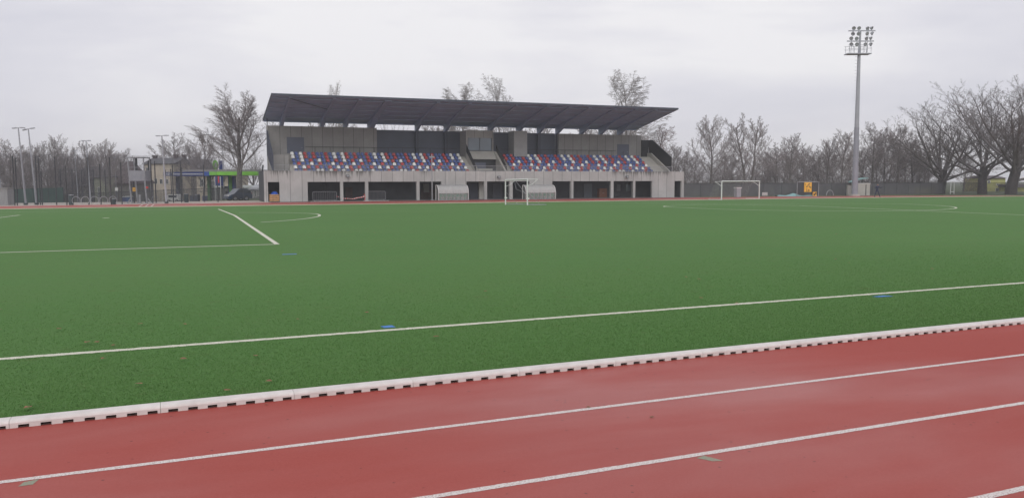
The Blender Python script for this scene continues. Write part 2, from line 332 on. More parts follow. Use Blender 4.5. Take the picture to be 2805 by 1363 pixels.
# pitch markings
YT, YP, XP, XH = 9.492, 43.72, 2.4766, 38.683; lw = .06
mk = []
def seg(x0, y0, x1, y1, wd=.13):
    d = Vector((x1-x0, y1-y0)).normalized(); n = Vector((-d.y, d.x))*wd/2
    mk.append([(x0-n.x, y0-n.y), (x1-n.x, y1-n.y), (x1+n.x, y1+n.y), (x0+n.x, y0+n.y)])
seg(XP-.06, YP-20.16, XP-.06, YP+20.16); seg(XP-16.5, YP-20.1, XP, YP-20.1, .12); seg(XP-16.5, YP+20.1, XP, YP+20.1, .12)
seg(XP-16.5, YP-34, XP-16.5, YP+34); seg(XP-16.5, YP-9.16, XP-11, YP-9.16); seg(XP-16.5, YP+9.16, XP-11, YP+9.16); seg(XP-11, YP-9.2, XP-11, YP+9.2)
seg(XH, YT+.6, XH, YP+34.2); seg(XP-16.5, YP+34.2, XH+55, YP+34.2)
seg(XH+36.2, YP-20.16, XH+36.2, YP+20.16)
a = math.asin(7.31/9.4); cx = XP-5.3
mk += strip_loop(circ(cx, YP-.3, 9.29, -a, a, 60), circ(cx, YP-.3, 9.41, -a, a, 60))
mk += strip_loop(circ(XH, YP, 9.09, 0, 2*PI, 160), circ(XH, YP, 9.21, 0, 2*PI, 160))
mk += [circ(XP-5.9, YP-.4, .16, 0, 2*PI, 16)[:-1], circ(XH, YP, .15, 0, 2*PI, 16)[:-1]]
sheet('pitch_markings', mk, m_tline, -.008)
sheet('pitch_markings', [[(max(-16, min(70, x_)), y_) for x_, y_ in q] for q in rough_strip(YT, .054, .006, -4, 22, .05)], m_tline, -.009, NR)
bl = []
def mark(px, py, wx, wy, sk=0):
    p = gnd(px, py, 0); bl.append([(p.x-wx/2, p.y-wy/2), (p.x+wx/2, p.y-wy/2+sk*.3), (p.x+wx/2+sk, p.y+wy/2), (p.x-wx/2+sk, p.y+wy/2-.02)])
mark(1065, 892, .14, .15, -.02); mark(2421, 809, .24, .10, -.08); mark(793, 698.5, .34, .16, 0)
touch_marks = list(bl); sheet('touch_marks', touch_marks, m_blue, -.006)
bl.clear(); mark(73, 1322, .075, .09, .02); mark(1951, 1253, .07, .11, -.06)
sheet('lane_marks', bl, m_greenp, .0012)

# turf pile of the nearest strip: real upright fibres
def blades(n):
    y = Yn+.14 + 11.0*(1-(1-np.random.uniform(0, 1, n))**.36)**1.1
    x = np.random.uniform(0, 1, n); lo = -.42*y-2.5; hi = 1.62*y+3.0; x = lo+(hi-lo)*x; ed_ = np.random.uniform(0, 1, n)*1.0; x = np.where((x > hi-5*ed_) | (x < lo+2.5*ed_), lo+(hi-lo)*np.random.uniform(.22, .8, n), x)
    c, s = math.cos(NR), math.sin(NR); X = x*c-y*s; Y = x*s+y*c; zg = np.interp(Y, [11, 43.72, 80], [0, .1113, GZ])
    ang = np.random.uniform(0, 2*PI, n); h = np.random.uniform(.004, .013, n); wd = np.random.uniform(.0016, .0034, n)*(1+(y-Yn)*.05); ln = np.random.normal(0, .7, (n, 2))*h[:, None]
    v = np.zeros((n, 3, 3)); dx = np.cos(ang)*wd; dy = np.sin(ang)*wd
    v[:, 0] = np.stack([X-dx, Y-dy, zg-.012], 1); v[:, 1] = np.stack([X+dx, Y+dy, zg-.012], 1); v[:, 2] = np.stack([X+ln[:, 0], Y+ln[:, 1], zg+h-.012], 1)
    return v
k = NB('turf_fibre'); g_ = k.t.nodes.new('ShaderNodeNewGeometry'); rr = g_.outputs['Random Per Island']
rm = k.t.nodes.new('ShaderNodeValToRGB'); k.t.links.new(rr, rm.inputs[0]); ee = rm.color_ramp.elements
ee[0].color = (.084, .178, .047, 1); ee[1].position = .95; ee[1].color = (.112, .226, .066, 1); q_ = rm.color_ramp.elements.new(.5); q_.color = (.092, .196, .054, 1); q_ = rm.color_ramp.elements.new(.985); q_.color = (.16, .24, .09, 1)
k.set('Base Color', rm.outputs[0]); k.set('Roughness', .8); k.set('Specular IOR Level', .15); m_fib = k.m
v = blades(560000); yb_ = (-v[:, 0, 0]*math.sin(NR)+v[:, 0, 1]*math.cos(NR))-YT; onl = np.abs(yb_+np.random.normal(0, .004, len(v))) < .056
me = D.meshes.new('turf_pile'); nb = len(v); me.vertices.add(nb*3); me.vertices.foreach_set('co', v.reshape(-1)); me.loops.add(nb*3); me.loops.foreach_set('vertex_index', np.arange(nb*3))
me.polygons.add(nb); me.polygons.foreach_set('loop_start', np.arange(nb)*3); me.polygons.foreach_set('loop_total', np.full(nb, 3)); me.materials.append(m_fib); me.materials.append(M('white_fibre', (.68, .66, .58), .8, .1, 20, spec=.15)); mi_ = onl.astype(np.int32)
for q in touch_marks:
    xs_ = [p[0] for p in q]; ys_ = [p[1] for p in q]; mi_[(v[:, 0, 0] > min(xs_)) & (v[:, 0, 0] < max(xs_)) & (v[:, 0, 1] > min(ys_)) & (v[:, 0, 1] < max(ys_))] = 2
me.materials.append(M('blue_fibre', (.03, .20, .60), .8, .1, 20)); me.polygons.foreach_set('material_index', mi_); me.update(calc_edges=True)
o = D.objects.new('turf_pile', me); COL.objects.link(o); tag(o, 'short green artificial turf fibres beside the white kerb', 'turf', kind='stuff')

# fallen leaves
lm = []
for q in range(3):
    b = MB(); n = 9; pts = [(0, 0, .012)]
    for i in range(n): t = 2*PI*i/n; rr_ = .038*(1 if i % 2 else .6)*(1+.25*q*math.cos(t)); pts.append((rr_*math.cos(t)*1.35, rr_*math.sin(t), .003+.012*random.random()))
    b.add(pts, [(0, 1+i, 1+(i+1) % n) for i in range(n)]); lm.append(b)
spots = [(265, 940), (78, 1120), (735, 1046), (1195, 925), (730, 1108), (382, 1055), (282, 985), (240, 940), (1610, 1115), (1330, 800), (1665, 777), (2018, 832), (700, 978), (815, 876), (505, 890), (385, 890), (160, 903), (2552, 738), (1722, 742), (1940, 792), (3, 905), (1785, 1143), (620, 1072), (500, 985), (310, 948)]
spots += [(random.uniform(0, 2700), random.uniform(640, 860)) for _ in range(24)]
base = None
for i, (px, py) in enumerate(spots):
    p = gnd(px, py, .0)
    if i < 3: o = single(lm[i], 'fallen_leaf', m_leaf, (p.x, p.y, 0), '', 'leaf'); lm[i] = o
    else: o = lm[i % 3].copy(); COL.objects.link(o)
    yy = -p.x*math.sin(NR)+p.y*math.cos(NR)
    o.location = (p.x, p.y, zc(p.y)+(.004 if yy < Yn else .012)); o.rotation_euler.z = random.uniform(0, 6); s_ = random.uniform(.5, .95)*(.65 if yy < Yn else 1); o.scale = (s_, s_, s_)
    tag(o, 'small curled brown leaf lying on the wet red track' if yy < Yn else 'small curled brown leaf lying on the green turf', 'leaf', 'fallen brown leaves')

# kerb of 1 m white modules with drainage notches
def kerb_mesh():
    b = MB(); L_, wd, h = .997, .125, .056; prof = [(wd, -.02), (wd, h-.012), (wd-.012, h), (.02, h), (.006, h-.008), (0, h-.02)]
    n = len(prof)
    b.v += [(0, y, z) for y, z in prof]+[(L_, y, z) for y, z in prof]
    for i in range(n-1): b.f.append((i, i+1, n+i+1, n+i)); b.mi.append(0)
    # front face with seven notches
    pit = L_/7; nz = .022; x = 0.; zt = h-.02
    cuts = []
    for j in range(7): c_ = pit*(j+.62); cuts.append((c_-.035, c_+.035))
    edges = [0]+[v_ for c_ in cuts for v_ in c_]+[L_]
    for j in range(len(edges)-1):
        a_, c_ = edges[j], edges[j+1]
        if j % 2 == 0: b.quad((a_, 0, zt), (c_, 0, zt), (c_, -.001, -.02), (a_, -.001, -.02))
        else:
            b.quad((a_, 0, zt), (c_, 0, zt), (c_, 0, nz), (a_, 0, nz))
            b.quad((a_, 0, -.02), (a_, 0, nz), (a_, .11, nz), (a_, .11, -.02)); b.quad((c_, 0, nz), (c_, 0, -.02), (c_, .11, -.02), (c_, .11, nz)); b.quad((a_, 0, nz), (c_, 0, nz), (c_, .11, nz), (a_, .11, nz))
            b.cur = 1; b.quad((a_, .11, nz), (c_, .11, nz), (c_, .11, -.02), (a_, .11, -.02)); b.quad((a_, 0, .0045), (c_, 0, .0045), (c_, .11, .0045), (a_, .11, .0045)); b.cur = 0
    for X_ in (0, L_): b.quad(*[(X_, y, z) for y, z in prof]+[(X_, 0, -.02)])
    return b
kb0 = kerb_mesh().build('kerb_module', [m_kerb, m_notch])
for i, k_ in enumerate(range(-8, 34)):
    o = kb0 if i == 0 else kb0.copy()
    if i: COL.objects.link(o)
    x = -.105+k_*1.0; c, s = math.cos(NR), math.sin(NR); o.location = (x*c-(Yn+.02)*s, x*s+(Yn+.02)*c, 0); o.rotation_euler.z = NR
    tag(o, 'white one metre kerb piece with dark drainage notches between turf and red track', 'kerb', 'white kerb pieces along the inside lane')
fkb = MB()
for q in fk:
    z0, z1 = [zc(p[1]) for p in q], .055
    vs = [(p[0], p[1], zc(p[1])-.01) for p in q]+[(p[0], p[1], zc(p[1])+.055) for p in q]
    fkb.add(vs, [(4, 5, 6, 7), (0, 1, 5, 4), (2, 3, 7, 6), (1, 2, 6, 5), (3, 0, 4, 7)])
m_fk = M('cream_kerb', (.55, .50, .38), .5, .08, .6)
tag(fkb.build('far_kerb', m_fk), 'thin cream kerb line along the far side between the turf and the red track', 'kerb')

# ------------------------------------------------------------------ grandstand
YF = 94.64; SX0, SX1 = 8.45, 63.43; G0 = GZ
stand = thing('grandstand', 'long grey concrete grandstand with dark roof and rows of red white and blue seats', 'grandstand', ((SX0+SX1)/2, YF, G0))
ZP = 3.07; ZL = 1.82
op = [(733, 765), (842, 931.5), (939.5, 1000), (1008.5, 1141), (1149, 1209), (1277.5, 1327), (1334, 1396), (1404, 1450.5), (1513, 1563.8), (1571, 1674), (1681, 1733.8), (1740.6, 1787), (1848, 1867.5)]
ox = [(ax(a_, YF), ax(b_, YF)) for a_, b_ in op]
xprev = SX0
for (a_, c_) in ox+[(SX1, SX1)]:
    if a_ > xprev: WB().box(xprev, a_, YF, YF+.35, G0-.2, ZL).build('pier', m_conF, stand)
    xprev = c_
for po in (): pass
WB().box(SX0, SX1, YF-.004, YF+.35, ZL+.0, ZP).build('parapet', m_conF, stand)
b = WB(); b.box(SX0+.02, SX1-.02, YF+.36, YF+6.9, ZL+.25, ZL+.45)
b.box(SX0+.02, SX1-.02, YF+3.4, YF+3.6, G0-.1, ZL+.249); b.box(SX0, SX0+.3, YF+.351, YF+6.9, G0-.1, ZP-.02); b.box(SX1-.3, SX1, YF+.351, YF+6.9, G0-.1, ZP-.02)
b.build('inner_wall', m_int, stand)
WB().box(SX0+.3, SX1-.3, YF+.1, YF+3.4, G0-.1, G0+.03).build('undercroft_floor', m_asph, stand)
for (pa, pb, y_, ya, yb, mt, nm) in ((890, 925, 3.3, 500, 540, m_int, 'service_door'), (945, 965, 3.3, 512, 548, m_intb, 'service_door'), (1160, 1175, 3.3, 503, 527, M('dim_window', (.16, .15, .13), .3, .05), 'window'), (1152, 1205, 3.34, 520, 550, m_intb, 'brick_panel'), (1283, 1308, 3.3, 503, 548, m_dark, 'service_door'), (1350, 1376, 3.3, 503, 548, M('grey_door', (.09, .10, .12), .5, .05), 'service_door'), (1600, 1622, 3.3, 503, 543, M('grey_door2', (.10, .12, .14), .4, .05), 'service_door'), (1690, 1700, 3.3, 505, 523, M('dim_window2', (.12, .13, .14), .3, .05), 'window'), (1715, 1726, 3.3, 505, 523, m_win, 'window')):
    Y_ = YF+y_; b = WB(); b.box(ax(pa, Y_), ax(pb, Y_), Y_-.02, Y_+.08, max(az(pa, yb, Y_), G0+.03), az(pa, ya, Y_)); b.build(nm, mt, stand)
for (pa, pb) in ((1312, 1326), (1396.5, 1404)): WB().box(ax(pa, YF+1.5), ax(pb, YF+1.5), YF+1.4, YF+1.7, G0, ZL+.24).build('inner_pier', m_con, stand)
# concrete deck: stepped terraces
rows = 6; RP, RH, FZ = .74, .41, 2.62; Y1 = YF+.62
def deck(x0, x1):
    b = WB(); b.box(x0, x1, YF+.352, Y1+.05, ZL+.46, FZ)
    for r_ in range(rows): b.box(x0, x1, Y1+.05+RP*r_, Y1+.05+RP*(r_+1) if r_ < rows-1 else YF+6.0, ZL+.46, FZ+RH*r_+.001*r_)
    return b
deck(11.5, 32.95).build('terrace', m_con, stand); deck(38.6, 59.3).build('terrace', m_con, stand)
def stairs(x0, x1, y0, z0, y1, z1, n, name='stairs', mat=m_con):
    b = WB()
    for i in range(n): b.box(x0, x1, y0+(y1-y0)*i/n, y1+.001*(n-i), ZL+.46 if z0 > 2 else G0, z0+(z1-z0)*(i+1)/n)
    return b.build(name, mat, stand)
stairs(32.96, 33.62, YF+.7, FZ, YF+5.2, FZ+2.35, 13); stairs(37.62, 38.59, YF+.7, FZ, YF+5.2, FZ+2.35, 13)
stairs(59.32, 61.3, YF+.7, FZ, YF+5.6, 5.2, 14)
# left landing block and right stringer wall
b = WB(); b.box(9.62, 11.48, YF+2.6, YF+6.3, ZL+.46, 4.95); b.build('landing', m_conW, stand)
b = WB(); b.box(9.62, 11.48, YF+.36, YF+2.598, ZL+.46, FZ); b.build('landing', m_con, stand)
b = WB(); b.prism([(YF+.4, ZL+.46), (YF+6.2, ZL+.46), (YF+6.2, 5.75), (YF+5.3, 5.75), (YF+.4, 3.12)], (0, 0), 'x', 61.32, 61.55); b.build('stair_wall', m_con, stand)
b = WB(); b.prism([(YF+.45, 3.05), (YF+6.2, 5.75), (YF+6.35, 7.6), (YF+5.3, 7.6), (YF+.45, 5.05)], (0, 0), 'x', 61.62, 61.70); b.box(60.45, 61.61, YF+6.26, YF+6.34, 5.2, 7.6); b.build('stair_screen', m_black, stand)
# left fins
for i in range(13):
    t = i/12; y = YF+.35+t*5.9; zt = 4.9+t*3.0; zb = 3.08+t*1.85
    b = WB(); b.box(9.42, 9.56, y, y+.10, zb, zt); b.build('guard_fin', m_steel, stand)
b = WB(); b.bar((9.49, YF+.35, 3.12), (9.49, YF+6.3, 4.95), .10, .14); b.bar((9.49, YF+.35, 4.86), (9.49, YF+6.3, 7.9), .10, .10); b.build('guard_rail', m_steel, stand)
# rear walls
YR = 101.0
b = WB(); b.box(ax(734, YR), ax(1034, YR), YR, YR+.4, 2.3, az(900, 347, YR)-.02); b.build('rear_wall', m_conW, stand)
b = WB(); b.box(ax(1530, YR), ax(1756, YR), YR, YR+.4, 2.3, az(1650, 368.5, YR)); b.build('rear_wall', m_conW, stand)
b = WB(); x0, x1 = ax(1034, YR)+.002, ax(1530, YR)-.002; b.box(x0, x1, YR+1.1, YR+1.3, 2.3, az(1200, 359, YR+1.1)); b.box(x0, x0+.02, YR+.3, YR+1.1, 2.3, 8.2)
for i in range(9): y_ = 4.9+.42*i; b.box(x0+.03, x1, YR+1.075, YR+1.099, y_, y_+.04)
b.build('cladding_wall', m_dark, stand)
for a_, c_, t_, q_ in ((788, 835, 375.5, 420), (1690, 1722, 395, 428)):
    b = WB(); b.box(ax(a_, YR), ax(c_, YR), YR-.03, YR-.003, az(a_, q_, YR), az(a_, t_, YR)); o = b.build('door', m_dark, stand)
    MB().box(ax(c_, YR)-.35-stand.location.x, ax(c_, YR)-.2-stand.location.x, YR-.09-YF, YR-.032-YF, 5.9-G0, 5.94-G0).build('handle', m_galv, o)
b = WB(); zr = az(940, 403, YR-.3); b.path([(ax(838, YR-.3), YR-.3, zr), (32.9, YR-.3, zr)], .025); b.path([(39, YR-.3, zr), (ax(1686, YR-.3), YR-.3, zr)], .025)
for x in np.arange(15, 32.9, 1.8): b.tube((x, YR-.3, 4.65), (x, YR-.3, zr), .02)
for x in np.arange(43, 58, 1.8): b.tube((x, YR-.3, 4.65), (x, YR-.3, zr), .02)
b.build('rear_handrail', m_black, stand)
# press box
bx0, bx1, by0 = 33.62, 37.32, 98.9
zT, zW1, zW0, zB = az(1300, 357, by0), az(1300, 377.5, by0), az(1300, 411.7, by0), az(1300, 413, by0)
b = WB(); b.box(bx0, bx1, by0, YR+.45, zW1, zT); b.box(bx0, bx0+.2, by0+.001, YR+.45, 3.2, zW1-.001); b.box(bx1-.2, bx1, by0+.001, YR+.45, 3.2, zW1-.001); b.box(bx0+.2, bx1-.2, by0+.3, YR+.4, zW0-.35, zW0-.05); b.box(bx0+.2, bx1-.2, YR+.1, YR+.4, zW0, zW1)
b.build('press_box', m_conL if 0 else m_conW, stand)
b = WB(); b.box(bx0+.2, bx1-.2, by0+.06, by0+.09, zW0, zW1-.002); o = b.build('window', m_win, stand)
b = MB()
ox_, oy_, oz_ = stand.location
for x in (bx0+.2, (bx0+bx1)/2-.04, bx1-.28): b.box(x-ox_, x+.08-ox_, by0+.01-oy_, by0+.058-oy_, zW0-oz_, zW1-.004-oz_)
b.box(bx0+.2-ox_, bx1-.2-ox_, by0-.01-oy_, by0+.055-oy_, zW0-.1-oz_, zW0-.001-oz_); b.build('window_frame', m_frame, o)
b = WB(); yq, zq = by0-1.1, zW0-1.15; b.add([(bx0+.1, by0, zW0-.1), (bx1+.0, by0, zW0-.1), (bx1+.0, yq, zq), (bx0+.1, yq, zq), (bx0+.1, by0+.25, zW0-.2), (bx1, by0+.25, zW0-.2), (bx1, yq+.25, zq-.05), (bx0+.1, yq+.25, zq-.05)], [(0, 3, 2, 1), (4, 5, 6, 7), (0, 1, 5, 4), (1, 2, 6, 5), (2, 3, 7, 6), (3, 0, 4, 7)])
b.build('sloping_panel', m_con, stand)
for x, nm in ((bx0+.02, 0), (bx1+.02, 1)):
    b = WB(); b.prism([(YF+.36, 2.3), (by0, 2.3), (by0, zW0-.1), (by0-.3, zW0-.15), (YF+.36, ZP+.06)], (0, 0), 'x', x, x+.26); b.build('stair_wall', m_con, stand)
    b = WB(); xx = x-.06 if nm == 0 else x+.30; b.prism([(YF+.5, ZP+.02), (by0-.1, zW0-.2), (by0-.1, zW0+.72), (YF+.5, ZP+.62)], (0, 0), 'x', xx, xx+.05); b.build('stair_rail', m_black, stand)
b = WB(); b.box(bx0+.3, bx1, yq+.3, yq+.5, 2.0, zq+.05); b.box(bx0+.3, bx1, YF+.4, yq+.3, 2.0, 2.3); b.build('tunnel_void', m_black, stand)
b = WB(); b.box(bx0+.9, bx1-1.4, yq+.2, yq+.295, 2.3, 4.2); b.build('tunnel_door', m_dark, stand)
b = WB(); b.box(bx0+.4, bx0+2.3, YF+.9, YF+1.1, 3.15, 3.40); b.box(bx0+.3, bx0+.55, YF+.4, YF+1.3, 2.4, 3.3); b.build('tunnel_lintel', m_con, stand)
b = WB(); b.box(40.4, 42.25, 99.4, YR+.45, 4.6, az(1420, 358.6, 99.4)); b.build('lift_tower', m_conL, stand)
# front railing
b = WB(); zr = az(1000, 452.5, YF+.2)
def rail(x0, x1):
    b.path([(x0, YF+.2, zr), (x1, YF+.2, zr)], .03); b.path([(x0, YF+.2, ZP+.06), (x1, YF+.2, ZP+.06)], .018)
    x = x0
    while x < x1+.01: b.tube((x, YF+.2, ZP), (x, YF+.2, zr), .012, n=4, cap=False); x += .13
rail(9.6, 61.4); b.build('front_railing', m_galv, stand)
for px, py in ((952, 481.5), (1367, 485), (1718, 484)):
    x = ax(px, YF-.3); z = az(px, py, YF-.3); b = WB(); b.box(x-.2, x+.2, YF-.42, YF-.22, z-.13, z+.13); b.tube((x, YF-.3, z), (x, YF-.005, z+.1), .03); o = b.build('wall_floodlight', m_black, stand)
    q = MB(); q.box(x-.16-ox_, x+.16-ox_, YF-.43-oy_, YF-.421-oy_, z-.10-oz_, z+.09-oz_); q.build('lens', m_galv, o)
# roof
RX0, RX1 = 9.2, 60.3; RYF, RYB = 91.57, 102.3; ZFt, ZBt = 11.26, 9.28
def rz(y, off=0): return ZFt+(ZBt-ZFt)*(y-RYF)/(RYB-RYF)+off
b = WB(); T = .20
b.add([(RX0, RYF, rz(RYF)), (RX1, RYF, rz(RYF)), (RX1, RYB, rz(RYB)), (RX0, RYB, rz(RYB)), (RX0, RYF, rz(RYF)-T*.7), (RX1, RYF, rz(RYF)-T*.7), (RX1, RYB, rz(RYB)-T), (RX0, RYB, rz(RYB)-T)], [(3, 2, 1, 0), (4, 5, 6, 7), (0, 1, 5, 4), (1, 2, 6, 5), (2, 3, 7, 6), (3, 0, 4, 7)])
b.build('roof', m_roof, stand)
WB().box(RX0-.03, RX1+.03, RYF-.06, RYF-.003, rz(RYF)-T*.7-.03, rz(RYF)+.03).build('fascia', m_steel, stand)
for x in (RX0-.05, RX1+.003):
    b = WB(); b.prism([(RYF, rz(RYF)-T*.7-.03), (RYF, rz(RYF)+.03), (RYB, rz(RYB)+.03), (RYB, rz(RYB)-T-.03)], (0, 0), 'x', x, x+.047); b.build('fascia', m_steel, stand)
fr = [803, 923, 993, 1069, 1206, 1292, 1421, 1505, 1566, 1620, 1690, 1746, 1800]
for px in fr:
    x = (ax(px, RYF)); 
    pr = [(RYF+.35, rz(RYF+.35)-.16), (RYF+.35, rz(RYF+.35)-.28), (98.6, rz(98.6)-.50), (101.5, rz(101.5)-1.15), (101.95, rz(101.95)-1.2), (101.95, rz(101.95)-.18)]
    wq = .36 if px == 1069 else .19
    WB().prism(pr, (0, 0), 'x', x-wq, x+wq).build('rafter', m_rafter, stand); WB().box(x-wq+.01, x+wq-.01, 101.51, 101.94, 4.7, rz(101.9)-1.0).build('column', m_steel, stand)
b = WB()
for y in np.arange(RYF+.9, 101, 1.9): z = rz(y)-T-.05; b.bar((RX0+.1, y, z+.02), (RX1-.1, y, z+.02), .16, .07)
b.bar((RX0+.05, 102.1, rz(102.1)-T-.05), (RX1-.05, 102.1, rz(102.1)-T-.05), .2, .16)
b.build('purlins', m_roof, stand)
for i in (0,):
    xa, xb = ax(fr[i], RYF), ax(fr[i+1], RYF)
    WB().tube((xa, RYF+.6, rz(RYF+.6)-.32), (xb, 96, rz(96)-.36), .05, n=5).build('brace', m_steel, stand)
b = WB()
for px in (735.5, 884, 893): x = ax(px, 101.2); b.tube((x, 101.15, 8.3), (x, 101.15, 9.3), .05)
b.build('roof_strut', m_steel, stand)
# seats
def seat_mb():
    b = MB(); P_ = []; zs_ = .88
    prof = [(-.20, .40), (-.21, .43), (-.05, .40), (.12, .40), (.17, .47), (.20, .60), (.22, .74), (.225, .80)]
    wds = [.19, .205, .21, .205, .20, .20, .175, .11]
    for (y, z), w_ in zip(prof, wds):
        for t in (-1, -.8, 0, .8, 1): P_.append((w_*t*.95, y-(.03 if abs(t) == 1 else 0), (z+(.025 if abs(t) == 1 and z < .6 else 0))*zs_))
    n = len(P_); P2 = [(x, y+.018, z-.02) for x, y, z in P_]
    fs = []
    for i in range(7):
        for j in range(4): q = i*5+j; fs.append((q, q+1, q+6, q+5)); fs.append((n+q+5, n+q+6, n+q+1, n+q))
    b.add(P_+P2, fs); b.box(-.03, .03, -.05, .1, .02, .34); b.box(-.12, .12, -.08, .14, .0, .03); return b
pats = ["BBRBBWWBWRBWBRWWBBWB", "WBWRBRBBRBWBWRBRBBRB", "BRBBWBRBBW", "BBWBRBWBRBRBWBRBWBRB", "WBWRBRBBRB", "WBWRBRBBRB"]
mats = {'W': m_white2, 'B': m_sb, 'R': m_sr}; protos = {}
places = []
for (xa, xb) in ((12.12, 32.7), (39.02, 59.05)):
    n = 43 if xa < 20 else 42; dx = (xb-xa)/(n-1)
    for r_ in range(rows):
        for c_ in range(n): places.append((xa+dx*c_, Y1+.36+RP*r_, FZ+RH*r_, pats[r_][(c_+(0 if xa < 20 else 3)) % len(pats[r_])]))
places.sort(key=lambda p: p[0]**2+p[1]**2+p[2]**2)
names = {'W': 'white', 'B': 'blue', 'R': 'red'}
sm = {}
for k_, m_ in mats.items():
    o = seat_mb().build('seat', m_, stand, smooth=True); sm[k_] = o.data; D.objects.remove(o)
for (x, y, z, k_) in places[:100]:
    o = D.objects.new('seat', sm[k_]); COL.objects.link(o); o.parent = stand; o.location = (x-ox_, y-oy_, z-oz_); o['label'] = names[k_]+' plastic seat'
sb = MB(); ref = seat_mb()
for (x, y, z, k_) in places[100:]:
    sb.cur = 'WBR'.index(k_); sb.add([(a_+x-ox_, c_+y-oy_, d_+z-oz_) for a_, c_, d_ in ref.v], ref.f)
o = sb.build('seats', [m_white2, m_sb, m_sr], stand, smooth=True); o['kind'] = 'stuff'; o['label'] = 'red white and blue plastic seats'

# ------------------------------------------------------------------ things at the stand
# crate and blue tarp in the left doorway
xa, xb = ax(734, YF+.5), ax(764.5, YF+.5)
cr_ = thing('wooden_crate', 'slatted orange wooden crate standing in the leftmost doorway of the grandstand', 'crate', ((xa+xb)/2, YF+.8, G0+.03)); hw = (xb-xa)/2-.05
for i in range(4): MB().box(-hw, hw, -.45, -.41, .03+.2*i, .19+.2*i).build('slat', m_wood, cr_)
MB().box(-hw+.03, hw-.03, -.40, .4, 0, .80).build('box_body', m_black, cr_)
b = MB(); nn = 10
for j in range(nn+1):
    for i in range(nn+1):
        u, v_ = i/nn, j/nn; h = .42*math.sin(PI*v_)**.6*math.sin(PI*min(1, u*1.05+.02))**.5*(.6+.4*u)+random.uniform(-.02, .03); b.v.append((-hw*.6+u*hw*1.5, -.38+v_*.7, max(0, h)))
for j in range(nn):
    for i in range(nn): q = j*(nn+1)+i; b.f.append((q, q+1, q+nn+2, q+nn+1)); b.mi.append(0)
single(b, 'folded_tarp', m_tarpb, ((xa+xb)/2, YF+.8, G0+.83), 'crumpled bright blue tarp heaped on top of the wooden crate', 'tarp', smooth=True)
# orange cupboard
Yq = YF+2.6; xa, xb = ax(1642, Yq), ax(1663, Yq)
cp = thing('orange_cupboard', 'orange brown cupboard standing inside a dark bay at the right half of the grandstand', 'cupboard', ((xa+xb)/2, Yq, G0+.03)); hw = (xb-xa)/2; zt = az(1650, 516, Yq)-G0-.03
m_or = M('orange_door', (.22, .085, .04), .6, .1, 2)
MB().box(-hw, hw, 0, .6, 0, zt).build('carcass', m_or, cp)
for s_ in (-1, 1):
    o = MB().box(min(0, s_*(hw-.02)), max(0, s_*(hw-.02)), -.03, -.002, .05, zt-.04).build('door', m_or, cp); MB().box(s_*.06-.015, s_*.06+.015, -.06, -.031, zt*.45, zt*.55).build('handle', m_galv, o)
# crowd barriers
def barrier(px0, px1, Yb, label):
    x0, x1 = ax(px0, Yb), ax(px1, Yb); L_ = x1-x0; t = thing('crowd_barrier', label, 'barrier', ((x0+x1)/2, Yb, G0+.005), 0, 'crowd barriers in front of the dark bays'); h = 1.1
    b = MB(); c = .12; pts = [(-L_/2, 0, .15), (-L_/2, 0, h-c), (-L_/2+c*.3, 0, h-c*.3), (-L_/2+c, 0, h), (L_/2-c, 0, h), (L_/2-c*.3, 0, h-c*.3), (L_/2, 0, h-c), (L_/2, 0, .15)]
    b.path(pts, .02); b.path([pts[0], pts[-1]], .018); b.build('frame', m_galv, t)
    b = MB()
    for i in range(1, 13): x = -L_/2+L_*i/13; b.tube((x, 0, .15), (x, 0, h), .008, n=5)
    b.build('bars', m_galv, t)
    for s_ in (-1, 1): MB().path([(s_*(L_/2-.2), -.28, .01), (s_*(L_/2-.2), 0, .17), (s_*(L_/2-.2), .28, .01)], .018).build('foot', m_galv, t)
barrier(855.7, 920.5, YF-.7, 'galvanised crowd barrier before the widest dark bay nearest the crate, left of the pair')
barrier(1007.5, 1054.5, YF-.7, 'galvanised crowd barrier leaning near the slim second pillar, right of the pair')
b = MB(); p0 = Vector((ax(921, YF-.7), YF-.7, .35)); p1 = Vector((ax(997, YF-.7), YF-.7, .35)); prev = None; L_ = (p1-p0).length
for i in range(25):
    t = i/24; z = .55-.28*math.sin(PI*t)+.03*math.sin(t*19)
    if prev: b.cur = i % 2; b.box(prev[0], t*L_, -.004+.02*math.sin(i), .004+.02*math.sin(i), prev[1]-.035, z+.035 if abs(z-prev[1]) < .2 else z)
    prev = (t*L_, z)
b.cur = 1; b.path([(L_, 0, .1), (L_+.1, -.05, .5), (L_-.05, 0, .8)], .03)
single(b, 'warning_tape', [m_white, m_red], (p0.x, p0.y, G0), 'sagging red and white warning tape strung between two crowd barriers', 'tape')
for px0, px1, py in ((850, 932, 552), (900, 925, 550.5), (990, 1030, 550), (1012, 1056, 549.5)):
    p = gnd(px0, py); p2 = gnd(px1, py-.6); b = MB(); n = 10; L_ = p2.x-p.x
    for i in range(n): x = L_*i/n; b.box(x, x+L_/n+.001, .03*math.sin(i*1.7), .12+.03*math.sin(i*1.7), 0, .03+.01*(i % 2))
    single(b, 'white_strip', m_white, (p.x, YF-1.0, G0+.004), 'flat white strip lying on the track edge below the crowd barriers', 'strip', 'white strips on the ground by the barriers')
